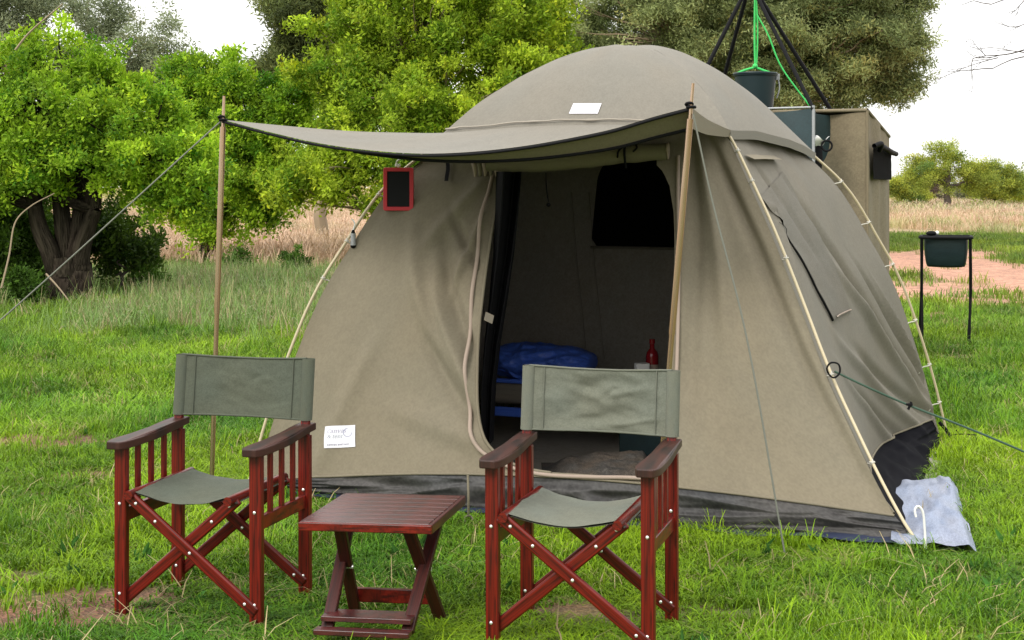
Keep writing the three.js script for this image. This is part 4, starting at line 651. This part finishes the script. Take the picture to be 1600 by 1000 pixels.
// low scrub on the right horizon
for (const [i, [px, d, h, w, lab, pal]] of [[1480, 96, 118, 62, 'round green tree with dark trunk on the right horizon', YELLOW], [1415, 112, 62, 34, 'low green bush on the horizon just right of the khaki cubicle', YELLOW], [1555, 100, 82, 60, 'green bush on the horizon right of the round tree', YELLOW], [1620, 104, 80, 60, 'green bush on the horizon at the right edge', YELLOW], [1440, 130, 74, 44, 'reddish scrub bush on the horizon left of the round tree', [[0.15, 0.11, 0.05], [0.17, 0.17, 0.04]]], [1525, 125, 74, 44, 'olive scrub bush on the horizon right of the round tree', OLIVE]].entries()) {
  const y0 = CY + FPX * EYE / d, g = GX(px, d);
  tree({ name: i ? 'bush' : 'tree', label: lab, category: i ? 'bush' : 'tree', base: g, trunkR: i ? 0.12 : 0.28, fork: i ? 0.6 : 1.4, forks: 6, blobs: i ? [[px, y0 - h * 0.5, d, h * 0.36, w / h * 1.5, 1], [px - w * 0.4, y0 - h * 0.35, d, h * 0.3], [px + w * 0.45, y0 - h * 0.4, d, h * 0.3]] : [[px, y0 - 62, d, 34, 1.5, 0.9], [px - 36, y0 - 55, d, 22], [px + 36, y0 - 52, d, 24], [px + 5, y0 - 86, d, 16], [px + 60, y0 - 45, d, 20]], clumps: i ? 26 : 46, cr: [0.3, 0.6], kind: 'small', palette: pal.map(([a, b, c]) => [a * 0.95, b * 0.82, c + 0.04]), count: 900, scale: 2.4, twigs: 0.6, barkM: M.twigDark });
}
{ // far scrub line that closes the horizon
  const list = []; const o = [];
  const im = new THREE.InstancedMesh(sprigs.small[0], leafM, 5000); im.name = 'distant_scrub'; im.userData = { kind: 'stuff', label: 'distant low scrub along the horizon', category: 'scrub' };
  for (let k = 0; k < 5000; k++) {
    const d = rr(130, 190), a = rr(-0.75, 0.75), x = a * d, top = 2.2 + 1.7 * nz(x * 0.06, d * 0.05, 3) + 1.2 * nz(x * 0.21, d * 0.1, 6) + (a < 0.2 ? 0.3 : 0);
    dummy.position.set(x, rr(0.1, Math.max(0.6, top)), -d); dummy.rotation.set(rnd() * 3, rnd() * 6, 0); const s = rr(3, 6); dummy.scale.set(s, s, s); dummy.updateMatrix(); im.setMatrixAt(k, dummy.matrix);
    const w = clamp(0.5 + nz(x * 0.1, 4, 2) + gauss() * 0.2); tmpC.setRGB(lerp(0.28, 0.50, w), lerp(0.34, 0.42, w), lerp(0.10, 0.18, w)); im.setColorAt(k, tmpC);
  }
  scene.add(im);
}
{ // bare branch reaching in from the upper right
  const d = 13, o = thing('bare_tree', 'nearly leafless twiggy branch reaching in at the upper right', 'tree', GX(2150, d)), L = (px, py, e = 0) => P(px, py, d + e).sub(o.position);
  part('trunk', [tube([V(0, -0.1, 0), V(-0.1, 1.5, 0), L(2060, 20)], (t) => lerp(0.12, 0.05, t), 8, 16), tube([L(2060, 20), L(1850, 50), L(1680, 70)], (t) => lerp(0.05, 0.014, t), 7, 16), tube([L(2060, 20), L(1900, -40), L(1680, -30)], (t) => lerp(0.05, 0.014, t), 7, 16)], M.twigDark, o);
  const g = [], tips = [];
  const grow = (p, dir, len, r, dep) => { const pts = [p.clone()]; let q = p.clone(), v = dir.clone(); for (let i = 0; i < 4; i++) { v.add(V(gauss(), gauss(), gauss()).multiplyScalar(0.28)).normalize(); q = q.clone().addScaledVector(v, len / 4); pts.push(q); if (dep > 0 && rnd() < 0.75) grow(q, v.clone().add(V(gauss() * 0.9, gauss() * 0.9, gauss())).normalize(), len * rr(0.35, 0.6), r * 0.6, dep - 1); } g.push(tube(pts, (t) => lerp(r, r * 0.45, t), 5, 8)); tips.push(q); };
  grow(L(1680, 70), V(-1, 0.02, 0), 0.75, 0.009, 3); grow(L(1600, 78), V(-1, -0.12, 0.1), 0.5, 0.007, 3); grow(L(1680, -30), V(-1, -0.1, 0), 0.75, 0.009, 3); grow(L(1640, 10), V(-0.8, -0.4, 0), 0.4, 0.006, 2); grow(L(1560, 90), V(-1, -0.35, 0), 0.3, 0.005, 2);
  part('branch', g, M.twigDark, o);
}
{ // pale bent twigs by the left tree
  const st = (pts, r, lab) => single('bent_stem', tube(pts.map(([a, b, c]) => P(a, b, c)), (t) => r * (1 - 0.5 * t), 6, 30), M.twig, lab, 'stem');
  st([[2, 450, 18], [14, 400, 18.1], [25, 345, 18.2], [48, 322, 18.3], [85, 302, 18.4]], 0.013, 'pale bent stem arching left of the dark tree trunk');
  st([[72, 428, 18.3], [92, 450, 18.2], [112, 476, 18.1]], 0.014, 'pale stem leaning across the foot of the dark trunk');
  st([[24, 78, 18.4], [45, 52, 18.4], [98, 6, 18.4]], 0.015, 'pale bare branch in the top of the far left tree');
}

// ---------------------------------------------------------------- grass
function tuft(n, R, h0, h1, w, bend) {
  const pos = [], idx = [];
  for (let i = 0; i < n; i++) {
    const a = rnd() * 6.283, r = R * Math.sqrt(rnd()), x = Math.cos(a) * r, z = Math.sin(a) * r, h = rr(h0, h1), b = rnd() * 6.283, lean = bend * rr(0.25, 1.1) * h, dx = Math.cos(b), dz = Math.sin(b), ww = w * rr(0.6, 1.2), sx = -dz * ww, sz = dx * ww, k = pos.length / 3;
    pos.push(x - sx, -0.01, z - sz, x + sx, -0.01, z + sz, x + dx * lean * 0.3 - sx * 0.85, h * 0.55, z + dz * lean * 0.3 - sz * 0.85, x + dx * lean * 0.3 + sx * 0.85, h * 0.55, z + dz * lean * 0.3 + sz * 0.85, x + dx * lean * 0.75 - sx * 0.4, h * 0.88, z + dz * lean * 0.75 - sz * 0.4, x + dx * lean * 0.75 + sx * 0.4, h * 0.88, z + dz * lean * 0.75 + sz * 0.4, x + dx * lean * 1.15, h * (1 - 0.22 * bend), z + dz * lean * 1.15);
    idx.push(k, k + 1, k + 2, k + 1, k + 3, k + 2, k + 2, k + 3, k + 4, k + 3, k + 5, k + 4, k + 4, k + 5, k + 6);
  }
  const g = new THREE.BufferGeometry(); g.setAttribute('position', new THREE.Float32BufferAttribute(pos, 3)); g.setIndex(idx); g.computeVertexNormals(); return g;
}
const inTent = (x, d) => { // inside the footprint of the tent
  const e = FR.clone().sub(FL), f = BL.clone().sub(FL), q = V(x, 0, -d).sub(FL), u = q.dot(e) / e.lengthSq(), v = q.dot(f) / f.lengthSq(); const b = -0.035 * 4 * u * (1 - u);
  return u > 0.03 && u < 0.965 && v > b + 0.035 && v < 0.97;
};
const sheetPoly = [G(1396, 860), G(1522, 868), G(1490, 764), G(1404, 776)];
const onSheet = (x, d) => { let s = 0; for (let i = 0; i < 4; i++) { const a = sheetPoly[i], b = sheetPoly[(i + 1) % 4]; const c = (b.x - a.x) * (-d - a.z) - (b.z - a.z) * (x - a.x); s += Math.sign(c); } return Math.abs(s) === 4; };
function meadow(name, label, variants, count, d0, d1, spread, place, colour, mat) {
  const per = Math.floor(count / variants.length);
  for (const geo of variants) {
    const mats = [], cols = [];
    for (let tries = 0; mats.length < per && tries < per * 6; tries++) {
      const d = Math.sqrt(lerp(d0 * d0, d1 * d1, rnd())), x = rr(-spread, spread) * d, keep = place(x, d);
      if (rnd() > keep) continue;
      const s = rr(0.7, 1.3); dummy.position.set(x, 0, -d); dummy.rotation.set(rr(-0.12, 0.12), rnd() * 6.28, rr(-0.12, 0.12)); dummy.scale.set(s, s * rr(0.75, 1.2) * (place.tall?.(x, d) ?? 1), s); dummy.updateMatrix(); mats.push(dummy.matrix.clone()); cols.push(colour(x, d));
    }
    const im = new THREE.InstancedMesh(geo, mat, mats.length); im.name = numbered(name); im.userData = { kind: 'stuff', label, category: 'grass' };
    mats.forEach((m, i) => { im.setMatrixAt(i, m); im.setColorAt(i, tmpC.setRGB(...cols[i])); }); scene.add(im);
  }
}
const grassM = new THREE.MeshPhysicalMaterial({ color: 0xffffff, side: THREE.DoubleSide, roughness: 0.7, specularIntensity: 0.3, transmission: 0.3, thickness: 0, ior: 1.3 });
const lush = (x, d) => {
  const k = clamp(0.5 + nz(x * 0.9, d * 0.5, 2) * 0.9 + gauss() * 0.30 + 0.25 * nz(x * 2.6, d * 1.8, 12)), e = rr(0.55, 1.15), dry = rnd() < 0.035 ? 0.75 : 0, far = smooth(9, 24, d) * 0.45;
  const cool = smooth(-0.1, 0.45, nz(x * 0.7 + 3, d * 0.45, 17) + gauss() * 0.25) * 0.42; let c = [lerp(lerp(0.065, 0.30, k), 0.10, cool), lerp(lerp(0.18, 0.46, k), 0.30, cool), lerp(lerp(0.012, 0.016, k), 0.035, cool)];
  c = c.map((q, n) => lerp(lerp(q, [0.22, 0.31, 0.055][n], far), [0.40, 0.34, 0.15][n], dry) * e); return c;
};
const near = (x, d) => inTent(x, d) || onSheet(x, d) ? 0 : (1 - 0.97 * trackMask(x, d)) * (1 - 0.95 * bareMask(x, d)) * (0.5 + 0.4 * smooth(-0.25, 0.2, nz(x * 2.4, d * 2.4, 4)));
const feet = [[-1.1, 5.4, 0.55], [0.25, 5.05, 0.6], [-0.45, 5.1, 0.45]];
const trodden = (x, d) => { let m = 0; for (const [a, b, r] of feet) m = Math.max(m, 1 - smooth(0.6, 1.2, Math.hypot(x - a, d - b) / r)); return m; };
near.tall = (x, d) => (1 - 0.5 * trodden(x, d)) * (d < 6.2 ? 0.75 : 0.9) * 0.75 + (1 - trodden(x, d)) * 0.5 * smooth(-0.1, 0.5, nz(x * 1.5, d * 1.5, 9)) ;
{ const f = near.tall; near.tall = (x, d) => { const e = FR.clone().sub(FL), q = V(x, 0, -d).sub(FL), u = clamp(q.dot(e) / e.lengthSq()), D = q.distanceTo(e.multiplyScalar(u)); return f(x, d) * (0.5 + 0.5 * smooth(0.25, 0.7, D)) + (D < 0.5 && nz(x * 5, d * 5, 3) > 0.32 ? 0.5 : 0); }; }
meadow('lawn_grass', 'short bright green grass around the chairs and the tent', [tuft(26, 0.07, 0.025, 0.07, 0.0030, 1.0), tuft(22, 0.06, 0.03, 0.085, 0.0028, 1.3), tuft(22, 0.07, 0.015, 0.05, 0.0034, 0.9), tuft(9, 0.05, 0.05, 0.12, 0.0026, 1.0)], 34000, 4.2, 10, 0.50, near, lush, grassM);
meadow('lawn_grass', 'green grass beyond the tent and under the trees', [tuft(28, 0.13, 0.035, 0.09, 0.0048, 1.0), tuft(24, 0.12, 0.03, 0.11, 0.0044, 1.2), tuft(12, 0.1, 0.06, 0.18, 0.0034, 0.9)], 36000, 9.6, 19, 0.46, near, lush, grassM);
const mid = (x, d) => (1 - 0.99 * trackMask(x, d)) * (1 - 0.9 * bareMask(x, d)) * (1 - 0.6 * dryMask(x, d));
meadow('lawn_grass', 'green grass at the middle distance beside the track', [tuft(26, 0.22, 0.05, 0.14, 0.008, 0.9), tuft(18, 0.2, 0.06, 0.2, 0.007, 0.9)], 16000, 18, 46, 0.44, mid, (x, d) => lush(x, d).map((q, n) => q * [1.0, 0.9, 1.25][n]), grassM);
meadow('ground_weeds', 'small broad leaved weeds among the grass', [sprig(9, 0.05, 0.035, 0.011, 0.8), sprig(7, 0.04, 0.05, 0.008, 1.2)], 450, 4.3, 13, 0.5, (x, d) => near(x, d) * smooth(-0.1, 0.35, nz(x * 1.3 + 4, d * 1.3, 3)), (x, d) => { const e = rr(0.6, 1.2); return [0.06 * e, 0.17 * e, 0.03 * e]; }, grassM);
meadow('dry_litter', 'dry straw bits lying in the grass', [tuft(7, 0.08, 0.05, 0.13, 0.0022, 2.6), tuft(5, 0.1, 0.04, 0.1, 0.0026, 3)], 800, 4.3, 14, 0.5, (x, d) => (inTent(x, d) ? 0 : 0.25 + 0.75 * smooth(-0.1, 0.4, nz(x * 1.7, d * 1.7, 14))), () => { const e = rr(0.6, 1.2); return [0.42 * e, 0.34 * e, 0.18 * e]; }, grassM);
// taller seeding grass in front of the left trees
const strawM = new THREE.MeshPhysicalMaterial({ color: 0xffffff, side: THREE.DoubleSide, roughness: 0.75, transmission: 0.3, thickness: 0, ior: 1.3 });
meadow('tall_grass', 'tall wispy grass with brown stems before the left trees', [tuft(16, 0.16, 0.10, 0.28, 0.0042, 0.8), tuft(10, 0.18, 0.14, 0.42, 0.0036, 0.6)], 4600, 14, 25, 0.44, (x, d) => (x < -1.2 ? 1 : 0) * smooth(13.5, 18, d + nz(x, d, 3) * 2) * (Math.abs(x + 5.7) < 0.8 && d < 19.6 ? 0.12 : 1), (x, d) => { const k = rnd(), e = rr(0.8, 1.15); return k < 0.3 ? [0.34 * e, 0.29 * e, 0.15 * e] : [0.17 * e, 0.27 * e, 0.065 * e]; }, strawM);
meadow('dry_grass', 'tall dry pinkish straw grass beyond the trees', [tuft(26, 0.45, 0.15, 0.42, 0.010, 1.0), tuft(18, 0.4, 0.2, 0.6, 0.009, 0.9)], 15000, 26, 75, 0.45, (x, d) => (x < 4 ? smooth(26, 31, d + nz(x * 0.4, d * 0.3, 2) * 4) : smooth(50, 66, d + nz(x * 0.3, d * 0.2, 2) * 22) * 0.6), (x, d) => { const e = rr(0.8, 1.15), k = smooth(-0.2, 0.5, nz(x * 0.25, d * 0.16, 8) + gauss() * 0.2) * (x < 4 ? 0.25 : 1.0 * (1 - 0.5 * smooth(60, 74, d))); return [lerp(0.58, 0.24, k) * e, lerp(0.41, 0.31, k) * e, lerp(0.28, 0.07, k) * e]; }, strawM);
meadow('dry_grass', 'far pale straw grass before the scrub line', [tuft(24, 1.0, 0.12, 0.5, 0.026, 1.1)], 6000, 72, 125, 0.45, (x, d) => 0.25 + 0.75 * smooth(-0.15, 0.3, nz(x * 0.13, d * 0.06, 6)), (x, d) => { const e = rr(0.75, 1.15), k = rnd() < 0.4 ? 0.8 : 0; return [lerp(0.50, 0.26, k) * e, lerp(0.37, 0.31, k) * e, lerp(0.25, 0.09, k) * e]; }, strawM);

scene.traverse((o) => { if (o.isMesh) { o.castShadow = true; o.receiveShadow = true; } });
renderer.render(scene, camera);
